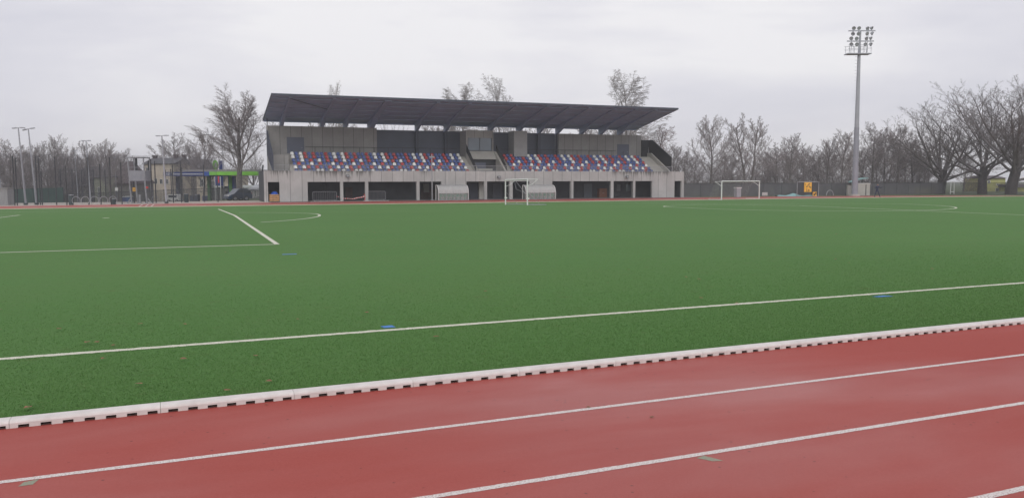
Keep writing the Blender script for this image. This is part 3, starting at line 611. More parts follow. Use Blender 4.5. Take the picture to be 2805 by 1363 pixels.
# dugouts
def dugout(px0, px1, label):
    Yd = YF-2.3; x0, x1 = ax(px0, Yd), ax(px1, Yd); L_ = x1-x0; t = thing('team_dugout', label, 'dugout', ((x0+x1)/2, Yd, G0+.004), 0, 'curved team shelters in front of the grandstand'); H = az(px0, 507, Yd+.9)-G0
    prof = [(0, 0), (-.02, .47*H), (.04, .64*H), (.18, .80*H), (.42, .93*H), (.75, .99*H), (1.15, H)]
    def shell(ids, nm, mt):
        b = MB(); P_ = [prof[i] for i in ids]
        for s_, th in ((0, 0), (1, .012)):
            for y, z in P_: b.v += [(-L_/2, y+th, z-th), (L_/2, y+th, z-th)]
        n = len(P_)
        for s_ in (0, 1):
            for i in range(n-1): q = s_*2*n+2*i; b.f.append((q, q+1, q+3, q+2)); b.mi.append(0)
        b.build(nm, mt, t, smooth=True)
    shell([1, 2, 3, 4, 5, 6], 'shell', m_poly); shell([0, 1], 'lower_panel', m_poly2)
    for x in (-L_/2, L_/2): MB().path([(x, y-.01, z) for y, z in prof]+[(x, 1.15, 0)], .035).build('end_frame', m_white, t)
    b = MB()
    for i in range(1, 4): x = -L_/2+L_*i/4; b.path([(x, y-.012, z) for y, z in prof], .018)
    b.path([(-L_/2, -.02, .02), (L_/2, -.02, .02)], .03); b.path([(-L_/2, 1.15, H), (L_/2, 1.15, H)], .03); b.build('ribs', m_galv, t)
    for x in (-L_/2+.01, L_/2-.03):
        b = MB(); b.prism(prof+[(1.15, 0)], (0, 0), 'x', x, x+.012); b.build('side_panel', m_poly2, t)
    n = int(L_/.52)
    s0 = MB(); s0.box(-.2, .2, -.2, .2, .40, .44); s0.box(-.2, .2, -.22, -.18, .44, .78); s0.box(-.03, .03, -.1, .1, 0, .4)
    base_ = s0.build('seat', m_green, t)
    for i in range(n):
        o = base_ if i == 0 else base_.copy()
        if i: COL.objects.link(o)
        o.location = (-L_/2+.35+(L_-.7)*i/(n-1), .42, 0)
dugout(1201, 1283, 'curved translucent team shelter with green seats left of the centre, clear of the goal')
dugout(1441, 1522, 'curved translucent team shelter with green seats partly behind the portable goal')
# plain grey pole with a cross arm before the stand, carries no camera
p = Vector((ax(1182, YF-1), YF-1.2, G0)); t = thing('grey_pole', 'thin grey pole with a short cross arm standing before the left seating block', 'pole', p); H = az(1182, 423, p.y)-G0
MB().tube((0, 0, 0), (0, 0, H), .075, .055).build('shaft', m_galv, t); MB().box(-.32, .32, -.05, .05, H-.38, H-.22).build('cross_arm', m_galv, t); MB().box(-.2, .2, -.2, .2, 0, .06).build('base_plate', m_galv, t)

# ------------------------------------------------------------------ goals
def goal_portable():
    A = gnd(1384.8, 563); B = gnd(1444.8, 563.6)
    # the frame stands across the view: its mouth faces left, away from the camera line
    A = WD(1384.8, 563, 70.0); B = WD(1444.8, 563.8, 66.5); A.z = gz(A.x, A.y); B.z = gz(B.x, B.y)
    t = thing('portable_goal', 'white portable football goal standing side on before the right dugout', 'goal', ((A+B)/2)); O = t.location; b = lambda: MB()
    hA = 67*70.0/F; hB = 71.2*66.5/F; a = A-O; c = B-O; H = (hA+hB)/2; up = Vector((0, 0, H)); back = Vector((math.cos(-.22), math.sin(-.22), 0))
    back = (RT*1.0+fw*.12); back.z = 0; back.normalize()
    MB().tube(a, a+up, .055, n=12).build('post', m_white, t); MB().tube(c, c+up, .055, n=12).build('post', m_white, t)
    MB().tube(a+up, c+up, .06, n=12).build('crossbar', m_white, t)
    arm = .85; base_ = 1.55
    for q in (a, c):
        MB().path([q+up, q+up*.995+back*arm], .025).build('top_arm', m_white, t)
        MB().path([q+up*.74, q+up*.80+back*arm*.45, q+up*.99+back*arm], .022).build('arm_brace', m_white, t)
        MB().bar(q+Vector((0, 0, .04)), q+back*base_+Vector((0, 0, .04)), .06, .05).build('base_bar', m_galv, t)
        MB().path([q+up*.52, q+back*base_*.66+Vector((0, 0, .08))], .012).build('stay', m_galv, t)
    MB().bar(a+back*base_+Vector((0, 0, .045)), c+back*base_+Vector((0, 0, .045)), .06, .05).build('rear_bar', m_galv, t)
    MB().path([a+up*.99+back*arm, c+up*.36-back*.05], .012).build('rope', m_galv, t)
    MB().path([a+up*.99+back*arm*.9, (a+c)/2+up*.62, c+up*.44], .010).build('rope', m_galv, t)
    for q in (a, c): MB().box(q.x-.06, q.x+.14, q.y-.08, q.y+.08, .5, .62).build('clamp', m_white, t)
goal_portable()
A = gnd(1976.3, 547.8); B = gnd(2079.3, 544.7)
t = thing('far_goal', 'white football goal standing far off on the right before the dark fence', 'goal', (A+B)/2); a = A-t.location; c = B-t.location; H = 2.15; nrm = Vector((-(c-a).y, (c-a).x, 0)).normalized(); up = Vector((0, 0, H))
MB().tube(a, a+up, .07, n=10).build('post', m_white, t); MB().tube(c, c+up, .07, n=10).build('post', m_white, t); MB().tube(a+up, c+up, .07, n=10).build('crossbar', m_white, t)
for q in (a, c):
    MB().path([q+up*.73, q+nrm*.9+up*.98], .03).build('brace', m_white, t); MB().path([q+up*.99, q+nrm*.9+up*.98], .025).build('top_arm', m_white, t)
    MB().bar(q+Vector((0, 0, .05)), q+nrm*1.8+Vector((0, 0, .05)), .06, .07).build('base_bar', m_white, t)
MB().quad(a+nrm*1.8, c+nrm*1.8, c+nrm*.9+up, a+nrm*.9+up).build('net', m_gnet, t)

# ------------------------------------------------------------------ floodlight mast
p = gnd(2341, 536.5); dm = (p-Vector((0, 0, CH))).dot(fw); zs = lambda py: at(2341, py, p.y).z
Z1 = zs(72)-G0; t = thing('floodlight_mast', 'tall grey floodlight mast with four rows of round lamps and a service platform', 'floodlight', p); t.rotation_euler.z = -YAW
ztop = zs(84)-G0; zpl = zs(146)-G0
MB().tube((0, 0, 0), (0, 0, ztop*.42), .43, .33, n=16).build('lower_shaft', M('mast_lower', (.27, .28, .32), .55, .06, 1.5), t); MB().tube((0, 0, ztop*.42), (0, 0, zpl), .31, .21, n=16).tube((0, 0, zpl), (.1, 0, ztop), .19, .12, n=12).build('shaft', m_mast, t)
MB().tube((0, 0, 0), (0, 0, .25), .75, n=16).build('base_plinth', m_con, t)
b = MB()
for i in range(34): z = 4+i*(zpl-4)/34; b.bar((-.55, 0, z), (-.25, 0, z), .03, .03)
b.build('climbing_rungs', m_mast, t)
mpx = dm/F; mastY = p.y
def q3(px, py, y=0): return Vector(((px-2341.5)*mpx, y, at(2341, py, mastY).z-G0))
b = MB(); 
for (xa, xb, py) in ((2306, 2370, 146.5),): 
    A = q3(xa, py); B = q3(xb, py); b.box(A.x, B.x, -.7, .7, A.z-.12, A.z)
b.build('platform', m_mast, t)
b = MB()
for y in (-.68, .68):
    for py in (125, 134.5): b.path([q3(2306, py, y), q3(2370, py-1, y)], .03, 4)
    for px in (2310, 2320, 2334, 2351, 2358, 2368): b.tube(q3(px, 145, y), q3(px, 125, y), .028, n=4)
b.build('guard_rail', m_mast, t)
for (xa, xb, py) in ((2311, 2383, 83.6), (2308, 2380, 112)): MB().bar(q3(xa, py), q3(xb, py), .14, .14).build('lamp_bar', m_mast, t)
for px0, px1 in ((2323, 2319), (2366, 2361)): MB().path([q3(px0, 74), q3(px1, 144)], .035).build('bar_support', m_mast, t)
for (px, py, up_) in [(2325.5, 76, 1), (2339, 76, 1), (2361.5, 76.5, 1), (2373, 76, 1), (2324, 91.5, -1), (2338.5, 91.5, -1), (2361, 91.5, -1), (2375, 91, -1), (2319.5, 104, 1), (2333.5, 104.5, 1), (2359.5, 104.5, 1), (2371.5, 104, 1), (2320.5, 120, -1), (2335, 120.5, -1), (2357, 120.5, -1), (2372, 120.5, -1)]:
    c = q3(px, py); yb = 83.6 if py < 98 else 112; side = (px-2345)/30; yawl = side*.9+random.uniform(-.25, .25); d = Vector((math.sin(yawl)*.8, -math.cos(yawl), -.45)).normalized()
    b = MB(); cc = c; b.tube(cc-d*.24, cc+d*.04, .09, .25, n=14); b.tube(cc+d*.04, cc+d*.10, .27, .27, n=14); o = b.build('lamp_head', m_mast, t)
    MB().tube(cc+d*.105, cc+d*.11, .24, .24, n=14).build('lamp_glass', m_galv, o); MB().bar(q3(px, yb), cc, .07, .07).build('bracket', m_mast, o)

# ------------------------------------------------------------------ street lamps (left)
def lamp(px, pyt, pxb, pyb, arms, label, d=None, size=1.):
    p = gnd(pxb, pyb) if d is None else WD(pxb, pyb, d)
    if d is None: d = (p-Vector((0, 0, CH))).dot(fw)
    p.z = gz(p.x, p.y); top = WD(px, pyt, d); H = top.z-p.z
    t = thing('street_lamp', label, 'street lamp', p, 0, 'street lamps on the left'); t.rotation_euler.z = -YAW
    lean = (px-pxb)*d/F
    MB().tube((0, 0, 0), (lean, 0, H), .11*size, .055*size, n=10).build('pole', m_mast, t); MB().tube((0, 0, 0), (0, 0, .18), .2*size, n=10).build('base_plate', m_post, t)
    for s_, tilt in arms:
        L_ = abs(s_)*d/F; sg = 1 if s_ > 0 else -1
        b = MB(); b.bar((lean, 0, H), (lean+sg*L_*.35, 0, H+.02*0+tilt*.3), .05, .05); o = b.build('arm', m_mast, t)
        a0 = Vector((lean+sg*L_*.33, 0, H+tilt*.3)); a1 = Vector((lean+sg*L_, 0, H+tilt)); MB().bar(a0, a1, .24, .09).build('lamp_head', m_mast, o)
    return t
lamp(61, 351, 71, 561, [(-16, -.06), (17, -.02)], 'tall grey double headed street lamp, leftmost of the two tallest')
lamp(88, 354, 100.5, 560.5, [(-15, -.14), (17, .08)], 'tall grey double headed street lamp with a tilted head, right of the two tallest')
lamp(243.5, 386, 249, 561, [(-11, -.02), (12, 0)], 'slender double headed street lamp behind the bicycle hoops', d=97)
lamp(450, 372.5, 456, 552, [(-16, -.03), (18, .02)], 'double headed street lamp in front of the cream house', d=86)
lamp(211, 413.5, 214, 545, [(-7, -.05), (8, .1)], 'small distant double headed street lamp left of the slender one', d=125, size=.8)
lamp(613, 369, 614, 545, [(-67, -.05)], 'street lamp with one very long arm reaching left over the fuel station', d=120, size=.8)
lamp(318, 433, 321, 545, [(-5, .0), (4, .1)], 'short distant street lamp left of the viewing tower', d=130, size=.8)
lamp(1, 426, 3, 556, [(-5, 0), (3, .05)], 'street lamp cut off by the left picture edge', d=84)

# ------------------------------------------------------------------ judges' tower
p = gnd(379, 556.8); dT = (p-Vector((0, 0, CH))).dot(fw); t = thing('viewing_tower', 'light grey steel viewing tower with open booth, splayed feet and small yellow sign', 'tower', p); t.rotation_euler.z = -YAW; mT = dT/F
def qt(px, py, y=0): return Vector(((px-379)*mT, y, CH+(501-py)*mT-G0))
dp = 1.4
b = MB(); A = qt(353, 431); B = qt(399, 431); b.box(A.x, B.x, -.15, dp+.15, A.z-.06, A.z+.03); b.build('roof', m_galv, t)
for px0, px1 in ((354.5, 361.5), (397.5, 403)):
    for y in (0, dp): b = MB(); b.bar(qt(px0, 431, y), qt((px0+px1)/2-1, 497, y), .10, .10); b.bar(qt((px0+px1)/2-1, 497, y), qt(px1 if px0 > 380 else 361.5, 556, y), .14, .14); b.build('post', m_galv, t)
for px in (364.5, 397): b = MB(); b.bar(qt(px, 499, .3), qt(px, 556, .3), .12, .12); b.build('inner_post', m_post, t)
b = MB(); A = qt(356, 467.5); B = qt(401, 495.5); b.box(A.x, B.x, -.04, .0, B.z, A.z); b.box(A.x, A.x+.04, 0, dp, B.z, A.z); b.box(B.x-.04, B.x, 0, dp, B.z, A.z); b.box(A.x+.04, B.x-.04, 0, dp, B.z, B.z+.06); b.build('booth_panel', m_mast, t)
b = MB(); A = qt(358, 440); B = qt(396, 466); b.box(A.x, A.x+.25, dp-.02, dp, B.z, A.z+.3); b.box(B.x-.12, B.x, dp-.02, dp, B.z, A.z); b.build('back_panel', m_post, t)
b = MB(); b.path([qt(354, 458.6, -.05), qt(405, 458.8, -.05)], .035); b.path([qt(357, 466, .02), qt(357, 440, .02)], .03); b.build('front_rail', m_galv, t)
for s_ in ((358, 543, 348.5, 557), (406, 543, 416, 557)): MB().bar(qt(s_[0], s_[1]), qt(s_[2], s_[3]), .10, .10).build('splayed_foot', m_galv, t)
MB().bar(qt(300, 557), qt(420, 556.6), .08, .10).build('ground_bar', m_galv, t)
MB().bar(qt(384, 533), qt(384, 557), .2, .2).build('anchor_post', m_galv, t)
A = qt(366.5, 523.8, -.1); B = qt(373.8, 513.2, -.1); o = MB().box(A.x, B.x, -.13, -.1, A.z, B.z).build('number_sign', m_yel, t)
text_mesh('numeral', '1', .42, .004, m_black, o, ((A.x+B.x)/2, -.137, (A.z+B.z)/2), (PI/2, 0, 0))
A = qt(402.5, 516.5, -.05); B = qt(408.5, 510.5, -.05); MB().tube(((A.x+B.x)/2, -.1, (A.z+B.z)/2), ((A.x+B.x)/2, -.06, (A.z+B.z)/2), .12, n=12).build('red_disc', m_red, t)

# kiosk at the left edge and concrete cabinet at mast
A = gnd(24, 561.5); t = thing('grey_cabin', 'small grey concrete cabin with a flat lid at the left picture edge', 'cabin', (A.x-1.0, A.y, G0)); t.rotation_euler.z = -YAW*.6
MB().box(-1.6, 1.0, 0, 1.4, 0, 1.55).build('walls', m_conL, t); MB().box(-1.66, 1.06, -.06, 1.46, 1.55, 1.72).build('lid', m_conW, t)
A = gnd(2361, 535.5); t = thing('grey_cabinet', 'pale grey electrical cabinet right beside the foot of the floodlight mast', 'cabinet', (A.x, A.y, G0)); t.rotation_euler.z = -YAW
MB().box(-1.15, 1.15, 0, 1.2, 0, 1.72).build('body', m_con, t); MB().box(-1.2, 1.2, -.05, 1.25, 1.72, 1.82).build('lid', m_white, t)
for x in (-.9, .5): MB().box(x, x+.10, -.03, -.002, .05, 1.65).build('door_gap', m_black, t)
A = gnd(2331, 536); b = MB(); b.box(-.3, .2, 0, .5, 0, 1.5); b.box(-.34, .24, -.04, .54, 1.5, 1.56); single(b, 'switch_box', m_con, (A.x-.2, A.y, G0), 'narrow pale switch box left of the floodlight mast foot', 'box', rz=-YAW)

# ------------------------------------------------------------------ bicycle hoops and bins
hp = None
hl = ['bicycle hoop nearest the dark bin, leftmost of the row', 'second bicycle hoop from the left in the row', 'bicycle hoop in front of the slender street lamp', 'fourth bicycle hoop from the left in the row', 'bicycle hoop touching the short dark bin', 'bicycle hoop just right of the viewing tower', 'leaning bicycle hoop beside the lamp by the cream house', 'bicycle hoop in front of the white parked van']
for i, (px, py, sc) in enumerate([(209, 561, 1), (234, 561, 1), (259.5, 560.5, 1), (284.5, 560.5, 1), (310, 560, 1), (425, 556, .95), (453, 555.5, .95), (491, 554.5, .95)]):
    p = gnd(px, py)
    if hp is None:
        b = MB(); pts = [(.35*math.cos(PI+PI*2*t_/20*1.0)*1.0, 0, .43+.40*math.sin(-PI/2+PI*2*t_/20)*1.0) for t_ in range(0)]
        pts = []
        for j in range(21): a_ = -PI*.28+(2*PI-PI*.44)*j/20-PI*.0; pts.append((.36*math.cos(a_-PI*.0+0), 0, .42+.40*math.sin(a_)))
        b.path(pts, .028, 8); hp = single(b, 'bicycle_hoop', m_galv, p, '', 'bike rack', smooth=True); o = hp
    else: o = hp.copy(); COL.objects.link(o)
    o.location = (p.x, p.y, G0); o.rotation_euler = (0, .12 if i == 6 else 0, -.25+PI/2*.35); o.scale = (sc, sc, sc); tag(o, 'grey steel '+hl[i], 'bike rack', 'bicycle hoops on the left')
for px, py, ht, lb in ((195.5, 561, 1.0, 'dark cylindrical litter bin with a pale lid left of the bicycle hoops'), (311.5, 559.5, .6, 'short dark litter bin under the fifth bicycle hoop'), (511, 554, .95, 'dark litter bin by the fence right of the white van')):
    p = gnd(px, py); t = thing('litter_bin', lb, 'bin', (p.x, p.y, G0), 0, 'dark litter bins'); MB().tube((0, 0, 0), (0, 0, ht-.06), .22, .24, n=14).build('body', M('bin_green', (.05, .07, .075), .6, .1), t)
    MB().tube((0, 0, ht-.05), (0, 0, ht), .26, .22, n=14).build('lid', m_galv, t)
p = gnd(2008, 539); t = thing('litter_bin', 'grey litter bin with a pale lid seen through the far goal', 'bin', (p.x, p.y-1, G0), 0, 'dark litter bins'); MB().box(-.35, .35, -.3, .3, 0, 1.2).build('body', m_mast, t); MB().box(-.42, .42, -.36, .36, 1.2, 1.32).build('lid', m_white, t)

# ------------------------------------------------------------------ fences
def fence_line(name, label, pts, H, posts, mat_net, nm_net, pr=.05, rails=(), sub=None, zb=0.05):
    """pts: world xy points; posts: list of world xy"""
    o0 = Vector((pts[0][0], pts[0][1], gz(*pts[0]))); t = thing(name, label, 'fence', o0)
    for (x, y, h) in posts:
        b = MB(); b.tube((x-o0.x, y-o0.y, gz(x, y)-o0.z-.1), (x-o0.x, y-o0.y, h+gz(x, y)-o0.z), pr, n=8); b.build('post', m_post, t)
    for (xa, ya), (xb, yb) in zip(pts[:-1], pts[1:]):
        za, zb_ = gz(xa, ya)-o0.z+zb, gz(xb, yb)-o0.z+zb
        MB().quad((xa-o0.x, ya-o0.y, za), (xb-o0.x, yb-o0.y, zb_), (xb-o0.x, yb-o0.y, zb_+H-zb), (xa-o0.x, ya-o0.y, za+H-zb)).build(nm_net, mat_net, t)
        if rails:
            b = MB()
            for r_ in rails: b.tube((xa-o0.x, ya-o0.y, za+r_), (xb-o0.x, yb-o0.y, zb_+r_), .03, n=5)
            b.build('rail', m_post, t)
    return t
# tall ball-stop net nearest the track
tp_ = [(41, 428, 562.5), (48, 432, 562.5), (103, 427, 561), (111, 427, 561), (116.5, 470, 561), (155.5, 430, 561), (183.5, 455, 561), (244, 431, 560.5), (277, 450, 560), (305, 431, 560), (334.5, 445, 559), (417, 436, 556), (427.5, 441, 556), (475.5, 452, 555), (497.5, 444, 555), (560.5, 452, 553), (597.5, 480, 553)]
posts = []
for px, pt, pb in tp_:
    p = gnd(px, pb); d = (p-Vector((0, 0, CH))).dot(fw); posts.append((p.x, p.y, (pb-pt)*d/F))
o0 = posts[0]; fence_line('ball_stop_fence', 'tall dark ball stop netting on thin black posts along the left end of the track', [(posts[0][0]-2, posts[0][1]-.3), (posts[6][0], posts[6][1]), (posts[10][0], posts[10][1]), (posts[16][0], posts[16][1])], 5.0, posts, m_net, 'net', .055)
# dense second net behind
pA = WD(160, 540, 101); pB = WD(300, 540, 101); pC = WD(455, 540, 104); pD = WD(500, 540, 104)
P_ = lambda x: (WD(x, 540, 101+.02*(x-160)).x, WD(x, 540, 101+.02*(x-160)).y, 5.2)
fence_line('ball_stop_fence', 'second ball stop net further back, its posts rising before the far left trees', [(pA.x, pA.y), (pB.x, pB.y)], 5.2, [P_(x) for x in (168, 200, 226, 258, 290)], m_net, 'net', .06)
fence_line('ball_stop_fence', 'short dark ball stop net standing before the navy end of the fuel canopy', [(pC.x, pC.y), (pD.x, pD.y)], 5.2, [P_(x) for x in (455, 470, 500)], m_net, 'net', .06)
# green windscreen
pA = gnd(5, 552.5); pB = gnd(175, 551.5); q = (pB-pA).normalized(); pA = pA-q*5
t = fence_line('screened_fence', 'low fence covered by a dark green windbreak cloth on the far left', [(pA.x, pA.y), (pB.x, pB.y)], 2.15, [(pA.x+(pB.x-pA.x)*i/7, pA.y+(pB.y-pA.y)*i/7, 2.2) for i in range(8)], m_screen, 'windbreak', .04, zb=.12)
# thin fence before the car
pA = gnd(175, 551); pB = gnd(555, 549.8); pC = gnd(722, 549)
m_lk = mesh_mat('chain_link', (.07, .075, .08), .012, .06)
fence_line('chain_link_fence', 'thin see-through chain link fence between the pavement and the parked car', [(pA.x, pA.y), (pB.x, pB.y), (pC.x, pC.y)], 1.5, [(pA.x+(pC.x-pA.x)*i/10, pA.y+(pC.y-pA.y)*i/10, 1.55) for i in range(11)], m_lk, 'mesh', .03, rails=(1.42,))
# right screened fence
fp = [(1876, 539.5), (1980, 538.6), (2100, 537.6), (2250, 536.3), (2400, 534.5), (2500, 532.5), (2592, 531)]
fps = [gnd(*q) for q in fp]; fl_ = [(p.x, p.y+.8) for p in fps]
pl = []
for (xa, ya), (xb, yb) in zip(fl_[:-1], fl_[1:]):
    n = max(2, int(math.hypot(xb-xa, yb-ya)/2.5)); pl += [(xa+(xb-xa)*i/n, ya+(yb-ya)*i/n, 1.95) for i in range(n)]
fence_line('screened_fence', 'long fence with dark grey screening behind the far goal and under the bare trees', fl_, 1.78, pl, m_link, 'screening', .04, rails=(1.75,))
p0_, p1_ = gnd(2592, 531), gnd(2805, 533.5); fl2 = [(p0_.x, p0_.y+.8), (p0_.x+12, p0_.y-3.0), (p0_.x+26, p0_.y-9)]
fence_line('chain_link_fence', 'open mesh fence under the big spreading trees at the right edge', fl2, 1.8, [(fl2[0][0]+(fl2[2][0]-fl2[0][0])*i/8, fl2[0][1]+(fl2[2][1]-fl2[0][1])*i/8, 1.85) for i in range(9)], m_lk, 'mesh', .035, rails=(1.72,))

# ------------------------------------------------------------------ far right clutter
def wbox(b, px0, px1, py0, py1, d, th, O):   # helper: box facing the camera given by its outline
    A = WD(px0, py1, d)-O; B = WD(px1, py0, d)-O; return A, B
p = gnd(2212, 537.5); d = (p-Vector((0, 0, CH))).dot(fw); s = d/F
t = thing('shot_cage', 'dark equipment frame hung with a yellow panel dotted with dark holds', 'frame', p); t.rotation_euler.z = -YAW
H = 39*s; MB().bar((-28*s, 0, H), (30*s, 0, H), .08, .08).build('top_bar', m_galv, t)
for x in (-29, 30): MB().bar((x*s, 0, 0), (x*s, 0, H), .07, .07).build('post', m_galv, t)
MB().box(-28*s, -10*s, .05, .4, 8*s, 38*s).build('dark_panel', m_post, t); MB().box(11*s, 29*s, .05, .4, 8*s, 38*s).build('dark_panel', m_post, t)
o = MB().box(-10*s, 10*s, -.1, .3, 12*s, 38*s).build('yellow_panel', m_yel, t); b = MB(); random.seed(3)
for i in range(15): x = random.uniform(-8, 8)*s; z = random.uniform(14, 36)*s; b.tube((x, -.15, z), (x, -.101, z), .07, n=8)
b.build('holds', m_brownroof, o)
o = MB().box(12*s, 21*s, -.5, -.2, 1*s, 12*s).build('yellow_box', m_yel, t); MB().tube((15*s, -.505, 5*s), (15*s, -.515, 5*s), .14, n=10).tube((18.5*s, -.505, 8*s), (18.5*s, -.515, 8*s), .12, n=10).build('holds', m_black, o)
p = gnd(2178, 537.6); b = MB(); nn = 12
for i in range(nn+1):
    for j in range(5): u = i/nn; v_ = j/4; h = .62*(.45*math.exp(-((u-.42)/.12)**2)+.22+.08*math.sin(u*17))*math.sin(PI*v_)**.5; b.v.append((-2.4+u*5.6, v_*1.5, max(0, h)))
for i in range(nn):
    for j in range(4): q = i*5+j; b.f.append((q, q+5, q+6, q+1)); b.mi.append(0)
single(b, 'landing_mat', m_cyan, (p.x, p.y, G0), 'low pale blue covered landing mat below the yellow panel', 'mat', rz=-YAW, smooth=True)
# striped white panels beside the goal
p = gnd(2089, 538.6); d = (p-Vector((0, 0, CH))).dot(fw); s = d/F; b = MB()
for i in range(5): b.box((-6+i*3)*s, (-6+i*3+1.6)*s, 0, .05, .15, 12*s)
single(b, 'white_paling', m_white, (p.x, p.y-.4, G0), 'small white upright paling just right of the far goal', 'paling', rz=-YAW)
# hurdle-like hoop far right of the board
p = gnd(2269, 537); b = MB(); pts = [(.5*math.cos(a_), 0, .1+.75*math.sin(a_)) for a_ in [PI*i/10 for i in range(11)]]; b.path(pts, .04); single(b, 'steel_hoop', m_galv, (p.x, p.y-.3, G0), 'small steel hoop standing right of the yellow box', 'hoop', rz=-YAW)
# cyan canopy arm
p = gnd(2372, 535.6); d = (p-Vector((0, 0, CH))).dot(fw); s = d/F; b = MB(); c0 = Vector((0, 0, 0))
pts = [(-25, 36.5), (-12, 42), (0, 45.5), (12, 47.5), (20, 47.5)]
t = thing('pole_vault_cover', 'thin curved pale cyan cover arching out from the mast foot behind the cabinet', 'cover', (p.x, p.y+1.4, G0)); t.rotation_euler.z = -YAW
b = MB()
for (xa, za), (xb, zb_) in zip(pts[:-1], pts[1:]): b.bar((xa*s, 0, za*s), (xb*s, 0, zb_*s), 1.2, .14)
b.build('cover', m_cyan, t); MB().bar((-20*s, .3, 0), (-20*s, .3, 38*s), .1, .1).build('support', m_post, t); MB().bar((10*s, .3, 0), (10*s, .3, 46*s), .07, .07).build('support', m_post, t)
p = gnd(2388, 534); d = (p-Vector((0, 0, CH))).dot(fw); t = thing('marker_post', 'thin post with a small white head between the cabinet and the runner', 'post', (p.x, p.y, G0)); MB().tube((0, 0, 0), (0, 0, 1.35), .03).build('shaft', m_post, t); MB().box(-.14, .14, -.05, .05, 1.3, 1.6).build('head', m_white, t)
p = gnd(2638, 531.5); t = thing('tall_white_frame', 'tall thin white frame standing right of the green banner', 'frame', (p.x, p.y+2, G0)); t.rotation_euler.z = -YAW  # plain upright white frame, not a gate
MB().path([(-.3, 0, 0), (-.25, 0, 1.9), (.25, 0, 1.9), (.3, 0, 0)], .06).build('frame', m_white, t); MB().path([(-.3, 0, .35), (.3, 0, .35)], .05).build('crosspiece', m_white, t)
p = gnd(2598, 530.5); b = MB(); b.box(-2.2, 2.2, 0, .06, .1, .95); b.box(-2.25, -2.15, -.04, .1, 0, 1.05); b.box(2.15, 2.25, -.04, .1, 0, 1.05); b.box(-.05, .05, -.04, .1, 0, 1.05)
single(b, 'green_banner', m_yg, (p.x-1, p.y+3, G0), 'low yellow green banner on the fence right of the first big tree', 'banner', rz=-YAW)
# yellow-green house
def house(px0, px1, pyt, pye, d, name, label, wall, roofm, wins, depth=8, chim=(), hip=0, rooftype='gable'):
    A = WD(px0, 540, d); B = WD(px1, 540, d); z0 = min(gz(A.x, A.y), gz(B.x, B.y))-.2; c = (A+B)/2; t = thing(name, label, 'house', (c.x, c.y, z0)); t.rotation_euler.z = -YAW
    s = d/F; L_ = (px1-px0)*s; ze = CH+(498-pye)*s-z0; zt = CH+(498-pyt)*s-z0
    MB().box(-L_/2, L_/2, 0, depth, 0, ze).build('wall', wall, t)
    b = MB(); h = hip*s
    b.add([(-L_/2-.3, -.4, ze), (L_/2+.3, -.4, ze), (L_/2+.3, depth+.4, ze), (-L_/2-.3, depth+.4, ze), (-L_/2-.3+h, depth/2, zt), (L_/2+.3-h, depth/2, zt)], [(0, 1, 5, 4), (2, 3, 4, 5), (1, 2, 5), (3, 0, 4), (3, 2, 1, 0)])
    rf = b.build('roof', roofm, t)
    for (cx_, ct, cw) in chim: x = (cx_-(px0+px1)/2)*s; MB().box(x-cw*s/2, x+cw*s/2, depth/2-.4, depth/2+.4, zt-.8, CH+(498-ct)*s-z0).box(x-cw*s/2-.08, x+cw*s/2+.08, depth/2-.48, depth/2+.48, CH+(498-ct)*s-z0, CH+(498-ct)*s-z0+.2).build('chimney', m_brownroof, rf)
    for (a_, c_, yt, yb) in wins:
        x0 = (a_-(px0+px1)/2)*s; x1 = (c_-(px0+px1)/2)*s; zb_ = CH+(498-yb)*s-z0; zt_ = CH+(498-yt)*s-z0
        f = MB().box(x0, x1, -.03, -.002, zb_, zt_).build('window', m_glass, t); b = MB(); e_ = .06; b.box(x0-e_, x0, -.06, -.001, zb_-e_, zt_+e_); b.box(x1, x1+e_, -.06, -.001, zb_-e_, zt_+e_); b.box(x0, x1, -.06, -.001, zt_, zt_+e_); b.box(x0, x1, -.08, -.001, zb_-e_, zb_); b.box((x0+x1)/2-.02, (x0+x1)/2+.02, -.05, -.031, zb_, zt_); b.build('frame', m_white, f)
    return t
house(2700, 2752, 484, 492, 165, 'yellow_house', 'yellow green house seen between the two biggest trees on the right', m_yg, m_brownroof, [(2704, 2710, 498, 505), (2728, 2736, 507, 511), (2726, 2734, 519, 528), (2738, 2745, 519, 530)], chim=((2728, 481, 6),))
house(2778, 2830, 508, 516, 160, 'yellow_house', 'low yellow green annex right of the thickest trunk at the right edge', m_yg, m_brownroof, [(2781, 2785, 524, 533)])
# left houses
house(398, 478, 428, 446, 150, 'cream_house', 'cream two storey house with grey roof and two chimneys behind the viewing tower', m_cream, m_rooft, [(404, 411, 457, 470), (405, 412, 486, 500), (425, 432, 486, 500), (440, 447, 488, 500), (455, 462, 488, 500)], chim=((400, 424, 9), (459, 421, 9)), depth=9)
house(478, 545, 432, 462, 158, 'dark_house', 'house with a dark grey roof and chimney right of the cream house', M('grey_wall', (.20, .19, .18), .85, .1), m_rooft, [(486, 493, 492, 506), (510, 517, 492, 506)], chim=((483, 422, 9),), depth=9)
house(540, 640, 462, 477, 140, 'cream_house', 'cream house with dark window openings standing behind the fuel station canopy', m_cream, m_rooft, [(510+40, 558, 487, 507), (581, 589, 493, 507), (606, 612, 493, 507)], depth=8)
house(296, 356, 437, 500, 135, 'brown_roofed_house', 'house with a tall steep dark brown roof left of the viewing tower', M('grey_wall2', (.18, .17, .16), .85, .1), m_brownroof, [(316, 322, 515, 522)], depth=9, hip=26)
house(188, 250, 452, 506, 140, 'dark_house', 'dark roofed house hidden behind nets and bare trees on the far left', M('pale_wall', (.30, .30, .25), .85, .1), m_rooft, [(205, 212, 510, 522)], depth=9, hip=14)
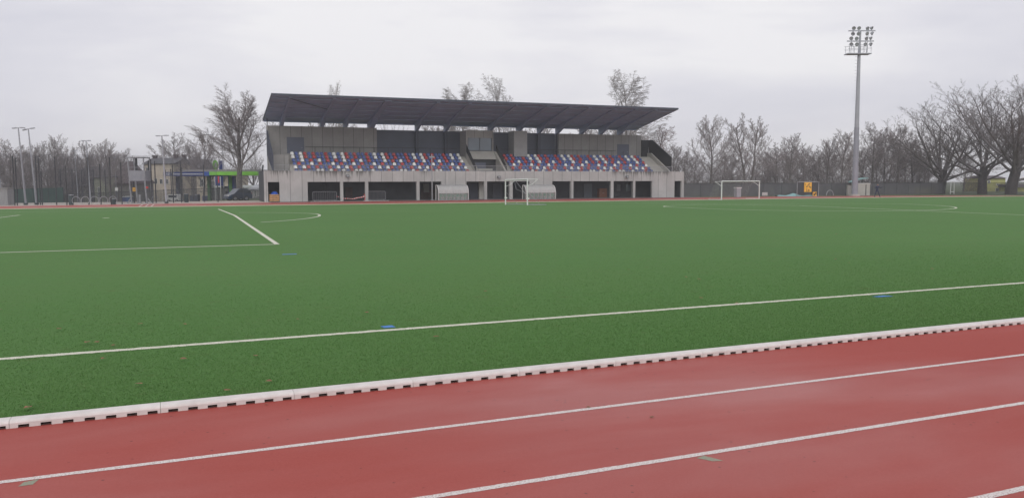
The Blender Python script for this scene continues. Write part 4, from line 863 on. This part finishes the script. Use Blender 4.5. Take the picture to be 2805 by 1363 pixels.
house(258, 292, 478, 482, 132, 'pale_house', 'narrow pale green gable wall between the slender lamp and the brown roof', M('pale_green_wall', (.30, .31, .24), .85, .1), m_rooft, [(270, 276, 510, 538)], depth=7)
house(684, 740, 503, 517, 112, 'grey_shed', 'long low grey building with white window bars beside the left end of the stand', M('shed_wall', (.24, .24, .24), .85, .08), M('shed_roof', (.42, .43, .45), .6, .06), [(690, 694, 522, 538), (698, 702, 520, 536), (706, 709, 518, 534), (711, 716, 516, 533)], depth=7)
house(655, 690, 505, 515, 125, 'white_shed', 'small white roofed building behind the trunk of the large left tree', m_conL, m_white, [(671, 676, 524, 536), (680, 685, 524, 536)], depth=6)

# ------------------------------------------------------------------ fuel station
d = 118; s = d/F; c = WD(578, 540, d); z0 = gz(c.x, c.y)
t = thing('fuel_station', 'fuel station canopy with a dark blue left half and a bright green right half', 'fuel station', (c.x, c.y, z0)); t.rotation_euler.z = -YAW
def qs(px, py, y=0): return ((px-578)*s, y, CH+(500-py)*s-z0)
def fb(px0, px1, py0, py1, y0, y1, nm, mt, par=t):
    A = qs(px0, py1); B = qs(px1, py0); return MB().box(A[0], B[0], y0, y1, A[2], B[2]).build(nm, mt, par)
cb = fb(450, 560, 470.5, 481, 0, 9, 'canopy_blue', m_navy); cb2 = fb(560.01, 575.5, 470, 481, -.02, 9, 'canopy_blue', M('blue_panel', (.02, .08, .36), .5, .05)); fb(575.52, 705, 470, 479.5, -.03, 9, 'canopy_green', m_neon)
fb(480, 560, 475.6, 477.2, -.04, -.01, 'white_stripe', m_white); fb(497, 705, 464, 469.8, .3, 8.7, 'canopy_roof', M('canopy_top', (.25, .24, .24), .8, .1))
text_mesh('lettering', 'NESTE', .42, .01, m_white2, cb, (qs(469, 476)[0], -.03, qs(469, 476.2)[2]-.0), (PI/2, 0, 0))
for px0, px1, mt in ((547.5, 554, M('column_green', (.06, .20, .05), .6, .1)), (608, 617, M('column_green2', (.10, .30, .05), .6, .1)), (618, 624, m_navy), (606, 608, m_navy), (460, 466, m_steel)): fb(px0, px1, 481.5, 552, 3, 3.8, 'canopy_column', mt)
fb(500, 556, 510, 552, 10, 15, 'shop_wall', m_conL); fb(556.5, 600, 513, 552, 9, 15, 'shop_wall', m_cream)
fb(538, 557, 509.5, 515, 5.8, 6, 'shop_sign', m_white); fb(533.5, 539, 509.5, 515.5, 5.7, 5.9, 'round_sign', M('green_sign', (.02, .20, .10), .5, .05)); fb(557, 603, 511, 515, 6, 14, 'shop_roof', m_steel)
for px in (551, 561, 592, 576): fb(px, px+3.5, 515.2, 552, 6.2, 6.5, 'shop_column', m_white)
fb(526, 543, 537, 552, 4, 5, 'pump', m_navy); fb(543, 549, 541, 552, 3, 4, 'pump', m_steel); fb(598, 606, 538, 552, 3, 4, 'pump', m_navy); fb(578, 588, 525, 545, 6, 7, 'pump', m_steel)
fb(505, 512, 532, 545, 4, 5, 'pump', m_mast)
for px in (505, 517): fb(px, px+9, 535, 552, 2, 3, 'dark_block', m_steel)
# price sign
c = WD(598, 540, 106); t2 = thing('price_sign', 'upright fuel price board with red figures on a navy panel in a white frame', 'sign', (c.x, c.y, gz(c.x, c.y))); t2.rotation_euler.z = -YAW; s2 = 106/F; zz0 = t2.location.z
def q4(px, py): return ((px-598)*s2, CH+(500-py)*s2-zz0)
def fb2(px0, px1, py0, py1, y0, y1, nm, mt, par): 
    A = q4(px0, py1); B = q4(px1, py0); return MB().box(A[0], B[0], y0, y1, A[1], B[1]).build(nm, mt, par)
o = fb2(591, 603.5, 482, 508, 0, .25, 'panel', m_navy, t2)
for i, (ya, yb) in enumerate(((482.5, 485), (486, 488.5), (489.5, 493), (494, 497), (498, 500))): fb2(596+(i % 2)*.5, 602.5-(i % 3)*.4, ya, yb, -.03, -.002, 'red_figures', m_red, o)
for px in (589, 604): fb2(px, px+1.2, 483.5, 556, .05, .2, 'frame_post', m_white, t2)
fb2(589, 605, 509.5, 511.5, .0, .22, 'frame_bar', m_white, t2)
# totem with leaf shapes
c = WD(600, 540, 130); t3 = thing('brand_totem', 'tall totem topped with a green leaf shape beside a dark blue slab', 'sign', (c.x, c.y, gz(c.x, c.y))); t3.rotation_euler.z = -YAW; s3 = 130/F; z3 = t3.location.z
h = lambda py: CH+(500-py)*s3-z3
MB().box(.15, .75, 0, .4, 0, h(440)).build('slab', m_navy, t3); MB().box(-.2, .1, 0, .3, 0, h(470)).build('stem', m_mast, t3)
b = MB(); cx_, cz = -8*s3+.0, (h(438)+h(464))/2; ra, rb = 7*s3, 13*s3; n = 20
P_ = [(ra*math.cos(2*PI*i/n), rb*math.sin(2*PI*i/n)) for i in range(n)]; b.prism([(cx_+u, cz+v_) for u, v_ in P_], (0, 0), 'y', 0, .25); b.build('leaf', m_neon, t3)
b = MB(); b.prism([(cx_+u*.45+.1, cz+v_*.55-.05) for u, v_ in P_], (0, 0), 'y', -.04, -.002); b.build('leaf_core', M('leaf_pale', (.45, .55, .42), .5, .1), t3)

# ------------------------------------------------------------------ vehicles
def car(px, py, d, L_, H, label, mat, name='parked_car', hatch=True, rz=0):
    c = WD(px, py, d); t = thing(name, label, 'car', (c.x, c.y, c.z)); t.rotation_euler.z = -YAW+rz; W_ = 1.75
    x0, x1 = -L_/2, L_/2
    side = [(x0, .30), (x0+.02, .62), (x0+.25, .76), (x0+L_*.24, .90), (x0+L_*.40, 1.36), (x0+L_*.50, H), (x0+L_*.80, H-.02), (x1-.25, H-.25), (x1-.05, .92), (x1, .55), (x1-.03, .30)]
    b = MB(); n = len(side); sec = []
    for y, ins in ((0, .12), (.12, 0), (W_-.12, 0), (W_, .12)):
        sec.append([(u*(1-ins*.02), y+(0.10 if z > 1.0 and y < .2 else (-.10 if z > 1.0 else 0)), z) for u, z in side])
    vs = [p for s_ in sec for p in s_]; fs = []
    for k_ in range(3):
        for i in range(n): fs.append((k_*n+i, k_*n+(i+1) % n, (k_+1)*n+(i+1) % n, (k_+1)*n+i))
    fs += [tuple(range(n)), tuple(range(4*n-1, 3*n-1, -1))]; b.add(vs, fs); body = b.build('body', mat, t)
    g = [(x0+L_*.30, .95), (x0+L_*.43, 1.33), (x0+L_*.51, H-.08), (x0+L_*.64, H-.07), (x0+L_*.64, .95)]; g2 = [(x0+L_*.66, .95), (x0+L_*.66, H-.07), (x0+L_*.80, H-.09), (x0+L_*.92, 1.2), (x0+L_*.93, .95)]
    for g_ in (g, g2): MB().prism(g_, (0, 0), 'y', .04, .13).build('window', m_glass, t)
    b = MB(); b.quad((x0+L_*.27, .2, .95), (x0+L_*.27, W_-.2, .95), (x0+L_*.44, W_-.25, 1.40), (x0+L_*.44, .25, 1.40)); b.build('windscreen', m_glass, t)
    for wx in (x0+.78, x1-.75):
        for y in (-.01, W_-.19): w_ = MB().tube((wx, y, .31), (wx, y+.2, .31), .31, n=18).build('wheel', m_rub, t); MB().tube((wx, y-.015, .31), (wx, y-.002, .31), .19, n=12).build('rim', m_galv, w_)
    for y in (.2, W_-.5): MB().box(x0-.01, x0+.08, y, y+.35, .60, .74).build('headlight', m_white, t)
    MB().box(x1-.06, x1+.01, .1, .3, .75, 1.0).build('tail_light', m_red, t)
car(660, 550.5, 98.7, 2.9*1.02, 1.5, 'dark blue hatchback parked behind the fence by the large left tree', m_carb, rz=.75)
c = WD(474, 553, 100); c.z = gz(c.x, c.y); t = thing('parked_van', 'small white van mostly hidden behind the fence posts left of the fuel station', 'van', c); t.rotation_euler.z = -YAW
MB().prism([(-.75, .25), (-.72, .8), (-.6, 1.0), (.55, 1.0), (.65, .85), (.7, .25)], (0, 0), 'y', 0, 1.2).build('body', m_white, t); MB().box(-.55, .5, -.02, .0, .62, .9).build('window', m_glass, t)
for x in (-.5, .45): MB().tube((x, -.02, .2), (x, .1, .2), .2, n=14).build('wheel', m_rub, t)
# portable toilets
for px, lb in ((341, 'dark blue portable toilet, left one of the pair behind the viewing tower'), (352.5, 'dark blue portable toilet with white roof edge, right one of the pair by the tower')):
    c = WD(px, 551, 104); t = thing('portable_toilet', lb, 'portable toilet', (c.x, c.y, gz(c.x, c.y)), 0, 'portable toilets by the tower'); t.rotation_euler.z = -YAW; hw = .26*1.0; H = 36*104/F-.0; mt = m_navy if px < 345 else M('toilet_blue', (.03, .10, .26), .5, .08)
    MB().box(-.28, .28, 0, .6, 0, H).build('cabin', mt, t); MB().box(-.32, .32, -.04, .64, H, H+.1).build('roof', m_white, t); MB().box(-.2, .2, -.02, -.002, .1, H-.1).build('door', mt, t)
c = WD(319, 519, 100); z = gz(c.x, c.y); t = thing('notice_board', 'small white notice on a thin post left of the blue portable toilets', 'sign', (c.x, c.y, z)); MB().tube((0, 0, 0), (0, 0, c.z-z), .03).build('post', m_post, t); MB().box(-.16, .16, -.03, -.0, c.z-z-.15, c.z-z+.22).build('panel', m_white, t)
# leaning dark beam beside stand
b = MB(); b.bar(WD(712, 540, 97.5)-WD(714, 553, 97.5), WD(720.5, 452, 97.5)-WD(714, 553, 97.5), .16, .16); single(b, 'leaning_beam', m_black, WD(714, 553, 97.5), 'dark leaning steel beam against the left end of the grandstand', 'beam')

# ------------------------------------------------------------------ person (runner on the far bend)
def skin_obj(name, chain, edges, rad, mat, parent, sub=1):
    me = D.meshes.new(name); me.from_pydata(chain, edges, []); o = D.objects.new(name, me); COL.objects.link(o)
    o.modifiers.new('skin', 'SKIN'); me.skin_vertices[0].data[0].use_root = True
    for i, r_ in enumerate(rad): me.skin_vertices[0].data[i].radius = (r_, r_)
    sb_ = o.modifiers.new('sub', 'SUBSURF'); sb_.levels = sub; sb_.render_levels = sub; me.materials.append(mat); o.parent = parent; return o
p = gnd(2402, 540.8); t = thing('person', 'person in dark navy clothes striding along the far track with arms bent', 'person', (p.x, p.y, G0)); t.rotation_euler.z = -YAW
V = [(0, 0, .92), (.0, 0, 1.10), (.02, 0, 1.28), (.03, 0, 1.42), (.04, 0, 1.50), (.05, 0, 1.60),
     (-.09, 0, .88), (-.20, .02, .50), (-.30, .05, .10), (-.20, .0, .05), (.09, 0, .88), (.22, -.04, .52), (.36, .0, .12), (.46, -.02, .06),
     (-.17, 0, 1.40), (-.32, -.03, 1.22), (-.20, -.22, 1.12), (.22, 0, 1.40), (.38, .0, 1.22), (.52, -.10, 1.30)]
E_ = [(0, 1), (1, 2), (2, 3), (3, 4), (4, 5), (0, 6), (6, 7), (7, 8), (8, 9), (0, 10), (10, 11), (11, 12), (12, 13), (3, 14), (14, 15), (15, 16), (3, 17), (17, 18), (18, 19)]
Rr = [.15, .13, .17, .15, .055, .06, .095, .065, .045, .04, .095, .065, .045, .04, .065, .05, .035, .065, .05, .035]
hands = []
for base_i in (16, 19):
    bx = Vector(V[base_i]); dirn = (bx-Vector(V[base_i-1])).normalized(); side_ = dirn.cross(Vector((0, 0, 1))).normalized(); pi_ = len(V); V.append(tuple(bx+dirn*.07)); Rr.append(.035); E_.append((base_i, pi_))
    for f_ in range(5):
        off = side_*(.03*(f_-2)); l_ = (.05, .075, .085, .078, .06)[f_]; q = Vector(V[pi_])+off+dirn*.02; V.append(tuple(q)); Rr.append(.011); E_.append((pi_, len(V)-1)); V.append(tuple(q+dirn*l_+Vector((0, 0, -.02)))); Rr.append(.008); E_.append((len(V)-2, len(V)-1))
m_cl = M('navy_clothes', (.022, .028, .065), .8, .15, 6); m_skin = M('skin', (.42, .25, .19), .6, .05); m_hair = M('hair', (.03, .022, .018), .8, .1)
skin_obj('body', V, E_, Rr, m_cl, t)
b = MB()
def ell(b, c, r_, n=12, m__=8, cut=0):
    vs = []; 
    for j in range(m__+1):
        ph = -PI/2+PI*j/m__
        for i in range(n): th = 2*PI*i/n; vs.append((c[0]+r_[0]*math.cos(ph)*math.cos(th), c[1]+r_[1]*math.cos(ph)*math.sin(th), c[2]+r_[2]*math.sin(ph)))
    b.add(vs, [(j*n+i, j*n+(i+1) % n, (j+1)*n+(i+1) % n, (j+1)*n+i) for j in range(m__) for i in range(n)])
ell(b, (.05, 0, 1.62), (.075, .09, .11)); b.add([(.03, -.09, 1.62), (.07, -.09, 1.62), (.05, -.12, 1.59), (.05, -.085, 1.64)], [(0, 2, 3), (1, 3, 2), (0, 1, 2)]); ell(b, (-.028, 0, 1.61), (.012, .02, .03), 6, 4); ell(b, (.128, 0, 1.61), (.012, .02, .03), 6, 4)
hd = b.build('head', m_skin, t, smooth=True); b = MB(); ell(b, (.05, .022, 1.65), (.083, .09, .095)); b.build('hair', m_hair, hd, smooth=True)
b = MB()
for x in (.022, .078): ell(b, (x, -.082, 1.635), (.012, .008, .007), 6, 4)
b.box(.03, .07, -.092, -.085, 1.565, 1.572); b.build('eyes_and_mouth', m_hair, hd)

# ------------------------------------------------------------------ trees
def grow_tree(seed, S):
    rnd = random.Random(seed); tr = MB(); cr_ = MB()
    def seg_(b, a, c, r1, r2, n):
        b.tube(a, c, r1, r2, n, cap=False)
    wind = Vector(S.get('wind', (0, 0, 0)))
    def rec(p, d, L_, r_, lv, az0):
        n = S['seg'][lv]; st = L_/n; b = tr if lv == 0 else cr_; ns = (9, 6, 3, 3, 3)[lv]
        kids = S['kids'][lv] if lv < len(S['kids']) else 0; k_ = 0; start = (S['start']+[.1]*5)[lv]; az_ = az0
        rt = max(S.get('tw', .0095)*.85, r_*S['tip'][lv])
        for i in range(n):
            t0, t1 = i/n, (i+1)/n
            wv = Vector((rnd.gauss(0, 1), rnd.gauss(0, 1), rnd.gauss(0, 1)))*S['wig'][lv]
            d2 = (d+wv+Vector((0, 0, S['trop'][lv]))+wind*(lv*.5)).normalized(); p2 = p+d2*st
            seg_(b, p, p2, r_+(rt-r_)*t0, r_+(rt-r_)*t1, ns)
            if kids:
                tgt = int(kids*max(0, (t1-start)/(1-start))+rnd.random()*.5)
                while k_ < min(tgt, kids):
                    k_ += 1; az_ += 2.4+rnd.uniform(-.5, .5); u = d2.orthogonal().normalized(); v_ = d2.cross(u); an = S['ang'][lv]*(rnd.uniform(*S['angv']) if (lv == 0 and 'angv' in S) else rnd.uniform(.7, 1.3))
                    side = (u*math.cos(az_)+v_*math.sin(az_)); cd = (d2*math.cos(an)+side*math.sin(an)).normalized()
                    f_ = rnd.random(); pp = p+(p2-p)*f_; tt = t0+(t1-t0)*f_; rr_ = (r_+(rt-r_)*tt)
                    shp = S['shape'](tt) if lv == 0 else (1-.45*tt)
                    rec(pp, cd, L_*S['len'][lv]*shp*rnd.uniform(.75, 1.2), max(S.get('tw', .0095), min(rr_*.75, r_*S['rr'][lv])*rnd.uniform(.8, 1.1)), lv+1, rnd.uniform(0, 6))
            p, d = p2, d2
    for (p, d, L_, r_) in S['stems']: rec(Vector(p), Vector(d).normalized(), L_, r_, 0, rnd.uniform(0, 6))
    return tr, cr_
COMMON = dict(seg=[9, 6, 4, 3, 2], tip=[.25, .3, .35, .5, .7])
def spec(**k): d_ = dict(COMMON); d_.update(k); return d_
def wide(t): return 1.0
lime = spec(stems=[((0, 0, 0), (0, 0, 1), 12.5, .19)], seg=[10, 8, 5, 3, 2], kids=[24, 10, 8, 6], start=[.2, .15, .10, .08], ang=[.80, .48, .50, .55], len=[.56, .42, .46, .50], rr=[.32, .36, .42, .55], wig=[.035, .06, .09, .12, .14], trop=[.03, .12, .06, .04, .02], shape=lambda t: (1.1-.72*t))
oak = spec(stems=[((0, 0, 0), (0, 0, 1), 4.6, .50)], seg=[5, 11, 7, 4, 2], tip=[.75, .10, .25, .4, .7], tw=.009, kids=[14, 11, 8, 6], start=[.42, .16, .10, .08], ang=[1., .52, .50, .5], len=[2.25, .44, .42, .46], rr=[.36, .30, .38, .5], wig=[.04, .06, .09, .12, .14], trop=[.0, .045, .06, .04, .03], shape=lambda t: (.95+.12*t), angv=(.08, 1.25))
birch = spec(tw=.0085, stems=[((0, 0, 0), (.05, 0, 1), 15.5, .16)], seg=[10, 8, 5, 6, 4], kids=[24, 9, 8, 5], start=[.22, .15, .1, .1], ang=[.55, .5, .5, .45], len=[.40, .44, .50, .62], rr=[.30, .34, .40, .5], wig=[.05, .07, .10, .09, .08], trop=[.03, .09, .01, -.13, -.2], wind=(.06, 0, 0), shape=lambda t: (1.1-.60*t))
willow = spec(tw=.0085, stems=[((0, 0, 0), (.02, 0, 1), 13.2, .30)], seg=[10, 10, 6, 5, 3], kids=[22, 12, 9, 6], start=[.22, .12, .10, .08], ang=[.60, .42, .45, .5], len=[.62, .42, .46, .50], rr=[.30, .32, .36, .5], wig=[.04, .05, .08, .10, .10], trop=[.03, .075, .02, -.02, -.06], wind=(-.04, 0, 0), shape=lambda t: (1.12-.62*t))
twin = spec(stems=[((-.2, 0, 0), (-.12, 0, 1), 12.5, .21), ((.5, 0, 0), (.16, 0, 1), 13, .20)], seg=[10, 8, 5, 3, 2], kids=[20, 9, 8, 5], start=[.22, .15, .1, .08], ang=[.68, .5, .5, .5], len=[.46, .42, .46, .5], rr=[.32, .36, .42, .55], wig=[.05, .06, .09, .12, .14], trop=[.03, .10, .06, .04, .03], shape=lambda t: (1.05-.66*t))
bushy = spec(stems=[((.5*math.cos(i*1.05), .5*math.sin(i*1.05), 0), (.25*math.cos(i*1.05), .25*math.sin(i*1.05), 1), 6.2+i*.25, .05) for i in range(6)], seg=[6, 5, 3, 2, 2], kids=[14, 9, 6], start=[.05, .1, .1], ang=[.7, .6, .6], len=[.45, .45, .5], rr=[.42, .45, .5], wig=[.08, .10, .14, .15], trop=[.03, .06, .04, .02], shape=lambda t: (1.05-.5*t))
HT = {}
def proto(key, S, seed, bark, twig):
    tr, cr_ = grow_tree(seed, S); H = max(v_[2] for v_ in cr_.v); xs_ = np.array([v_[0] for v_ in cr_.v]); Wd = np.percentile(xs_, 98)-np.percentile(xs_, 2)
    HT[key] = (tr, cr_, H, Wd, bark, twig, None)
for i in range(3): proto('lime%d' % i, lime, 10+i, m_bark, m_twig)
for i in range(3): proto('oak%d' % i, oak, 23+i, m_barkd, M('oak_twigs', (.16, .143, .143), .9, .15, 1.5))
for i in range(2): proto('birch%d' % i, birch, 30+i, m_birch, m_twigb)
proto('willow', willow, 45, m_bark, m_twig); proto('twin', twin, 52, m_bark, m_twig); proto('red', birch, 61, m_bark, m_twigr)
for i in range(2): proto('bush%d' % i, bushy, 70+i, m_bark, m_twig)
PM = {}
def tree(key, px, pyt, wpx, d, label, group=None, name='bare_tree', rzv=0, cat='tree', hor=None):
    tr, cr_, H, Wd, bark, twig, _ = HT[key]
    if key not in PM:
        a_ = tr.build('trunk', bark); c_ = cr_.build('crown', twig); PM[key] = (a_.data, c_.data); D.objects.remove(a_); D.objects.remove(c_)
    hz = 502-.00284*px; g = WD(px, hz, d); z0 = gz(g.x, g.y); top = CH+(hz-pyt)*d/F; sz = (top-z0)/H; sx = wpx*d/F/Wd; sx = max(min(sx, sz*1.8), sz*.6)
    t = thing(name, label, cat, (g.x, g.y, z0-.05), 0, group); t.scale = (sx, sx, sz); t.rotation_euler.z = rzv
    for nm, me_ in (('trunk', PM[key][0]), ('crown', PM[key][1])): o = D.objects.new(nm, me_); COL.objects.link(o); o.parent = t
    return t
gl = 'bare trees beyond the left fences'; gr = 'bare trees beyond the right fence'; gs = 'tree tops behind the grandstand roof'
lab = 'leafless tree standing in the hazy row behind the left nets'
rnd = random.Random(5)
for i, (px, pt, wd, d, kk) in enumerate([(-12, 392, 90, 128, 'lime1'), (28, 378, 95, 124, 'lime0'), (60, 400, 90, 140, 'lime2'), (88, 402, 80, 150, 'lime1'), (137, 386, 95, 122, 'oak0'), (110, 384, 70, 135, 'lime1'), (165, 364, 80, 126, 'lime2'), (195, 398, 80, 150, 'lime0'), (213, 388, 80, 132, 'oak1'), (240, 384, 70, 140, 'lime1'), (272, 392, 80, 150, 'lime0'), (300, 377, 75, 128, 'lime2'), (322, 408, 70, 150, 'lime1'), (346, 404, 70, 145, 'lime0'), (50, 425, 80, 165, 'lime0'), (185, 420, 80, 165, 'lime1'), (255, 415, 80, 165, 'lime2'), (10, 420, 80, 165, 'lime2')]):
    tree(kk, px, pt, wd, d, lab, gl, rzv=rnd.uniform(0, 6))
for i in range(9): tree('bush%d' % (i % 2), 15+i*34+rnd.uniform(-8, 8), 455+rnd.uniform(-10, 12), 60, 140, 'low bare shrub tangled behind the left nets', 'shrubs behind the left nets', 'bare_shrub', rnd.uniform(0, 6), 'shrub')
tree('lime0', 484, 362, 105, 170, 'rounded bare tree above the dark roofed house', None, rzv=1.0)
tree('lime2', 556, 346, 90, 125, 'slim bare tree rising above the navy end of the canopy', None, rzv=2.2)
tree('lime1', 528, 395, 80, 150, 'smaller bare tree between the dark roof and the canopy', None, rzv=4)
tree('willow', 655, 234, 200, 108, 'largest left tree, bare with wind-swept branches, beside the grandstand', None, rzv=0)
tree('oak1', 694, 400, 100, 135, 'low bare tree with spreading limbs behind the largest left tree', None, rzv=.5)
tree('oak2', 600, 430, 90, 140, 'dark bare tree behind the fuel station canopy', None, rzv=1.5)
tree('birch0', 921, 226, 60, 150, 'single feathery birch top poking above the left part of the roof', None, 'birch_tree', rzv=.5)
tree('birch1', 1278, 228, 95, 150, 'rounded drooping birch top above the middle of the roof, left of the taller one', None, 'birch_tree', rzv=2.5)
tree('birch0', 1370, 200, 105, 145, 'tall drooping birch top above the middle of the roof', None, 'birch_tree', rzv=3.9)
tree('birch1', 1703, 192, 120, 150, 'tall wind-bent birch top above the right part of the roof', None, 'birch_tree', rzv=0)
for i, px in enumerate((862, 948, 968, 1075, 1172, 1200, 1240, 1395, 1440, 1490, 1595, 1618, 1665, 1700)): tree(('lime0', 'lime1', 'lime2', 'oak0')[i % 4], px, 322+(i % 3)*8, 80, 165+(i % 4)*5, 'bare crown glimpsed through the gap under the grandstand roof', 'crowns seen through the roof gap', rzv=rnd.uniform(0, 6))
tree('red', 1785, 343, 120, 150, 'reddish brown drooping birch just right of the roof end', None, 'birch_tree', rzv=1)
tree('red', 1745, 352, 90, 165, 'reddish brown birch partly hidden by the right end of the roof', None, 'birch_tree', rzv=3)
tree('lime1', 1845, 392, 80, 132, 'thin bare tree standing behind the stair screen', None, rzv=1)
tree('lime0', 1876, 402, 70, 140, 'small bare tree between the stand and the tall straight tree', None, rzv=3)
tree('lime2', 1946, 312, 108, 122, 'tall straight bare tree left of the far goal', None, rzv=.4)
tree('twin', 2047, 310, 128, 121, 'bare tree with two diverging trunks behind the far goal', None, rzv=0)
for (px, pt, wd, d, kk, lb) in [(2125, 388, 80, 140, 'lime0', 'bare tree left of the pair above the yellow panel'), (2166, 364, 85, 130, 'lime1', 'tallest bare tree above the yellow panel'), (2205, 395, 80, 145, 'lime2', 'bare tree right above the yellow panel'), (2242, 398, 80, 138, 'lime0', 'bare tree between the yellow panel and the mast'), (2268, 372, 70, 133, 'lime1', 'slim bare tree left of the mast'), (2303, 352, 85, 131, 'lime2', 'bare tree touching the left side of the mast'), (2388, 332, 95, 138, 'lime0', 'dense bare tree just right of the mast'), (2420, 352, 90, 144, 'lime2', 'dense bare tree behind the person'), (2460, 338, 95, 136, 'lime1', 'bare tree between the person and the first big oak'), (2500, 372, 90, 142, 'lime0', 'bare tree behind the left limbs of the first oak')]:
    tree(kk, px, pt, wd, d, lb, gr, rzv=rnd.uniform(0, 6))
for i, (px, pt) in enumerate([(1900, 420), (1985, 415), (2010, 430), (2085, 425), (2105, 410), (2145, 415), (2188, 420), (2225, 425), (2285, 415), (2330, 410), (2365, 398), (2405, 395), (2435, 405), (2480, 410), (2520, 420), (2545, 410)]): tree(('lime0', 'lime1', 'lime2')[i % 3], px, pt, 80, 150+(i % 5)*4, 'faint bare tree in the back row of the right wood', 'back row of the right wood', rzv=rnd.uniform(0, 6))
for i in range(22):
    px = 1885+i*31+rnd.uniform(-8, 8); tree('bush%d' % (i % 2), px, 462+rnd.uniform(-16, 14), 75, 132+rnd.uniform(0, 14), 'tangled bare shrub in the thicket above the screened fence', 'thicket shrubs above the screened fence', 'bare_shrub', rnd.uniform(0, 6), 'shrub')
tree('oak0', 2576, 284, 330, 134, 'first big spreading oak right of the mast, with a straight trunk', None, 'oak_tree', rzv=.3)
tree('oak1', 2692, 222, 350, 131, 'second big spreading oak, forked low into several limbs', None, 'oak_tree', rzv=2.0)
tree('oak2', 2772, 202, 380, 127, 'thickest big oak near the right picture edge', None, 'oak_tree', rzv=4.1)
tree('oak0', 2850, 205, 350, 133, 'big oak cut by the right picture edge', None, 'oak_tree', rzv=5)
tree('lime1', 2530, 395, 60, 150, 'slim bare tree left of the first oak trunk', None, rzv=2)
tree('lime2', 2640, 420, 70, 165, 'small bare tree between the first two oaks', None, rzv=2)
# brown hedge
b = MB(); rr_ = random.Random(2); c = WD(2670, 531, 150)
for i in range(1800):
    x = rr_.uniform(-1.9, 1.9); y = rr_.uniform(0, 1.5); z = rr_.uniform(0, 2.2); v0 = Vector((x, y, z)); dv = Vector((rr_.gauss(0, .1), rr_.gauss(0, .1), rr_.gauss(.1, .12))); b.add([v0, v0+dv, v0+dv*.5+Vector((.06, 0, .03))], [(0, 1, 2)])
single(b, 'brown_hedge', M('brown_hedge', (.16, .12, .10), .9, .2), (c.x, c.y, G0), 'brown clipped hedge between the white frame and the second oak', 'hedge', rz=-YAW)

# ------------------------------------------------------------------ haze
b = MB(); b.box(-1420, 1500, -60, 1500, -6, 40); hz = b.build('haze', None); hm = D.materials.new('haze'); hm.use_nodes = True; t_ = hm.node_tree; t_.nodes.clear()
pv = t_.nodes.new('ShaderNodeVolumePrincipled'); pv.inputs['Color'].default_value = (.98, .98, 1, 1); pv.inputs['Density'].default_value = .0007; ou = t_.nodes.new('ShaderNodeOutputMaterial'); t_.links.new(pv.outputs[0], ou.inputs['Volume'])
hz.data.materials.clear(); hz.data.materials.append(hm); hz['kind'] = 'stuff'
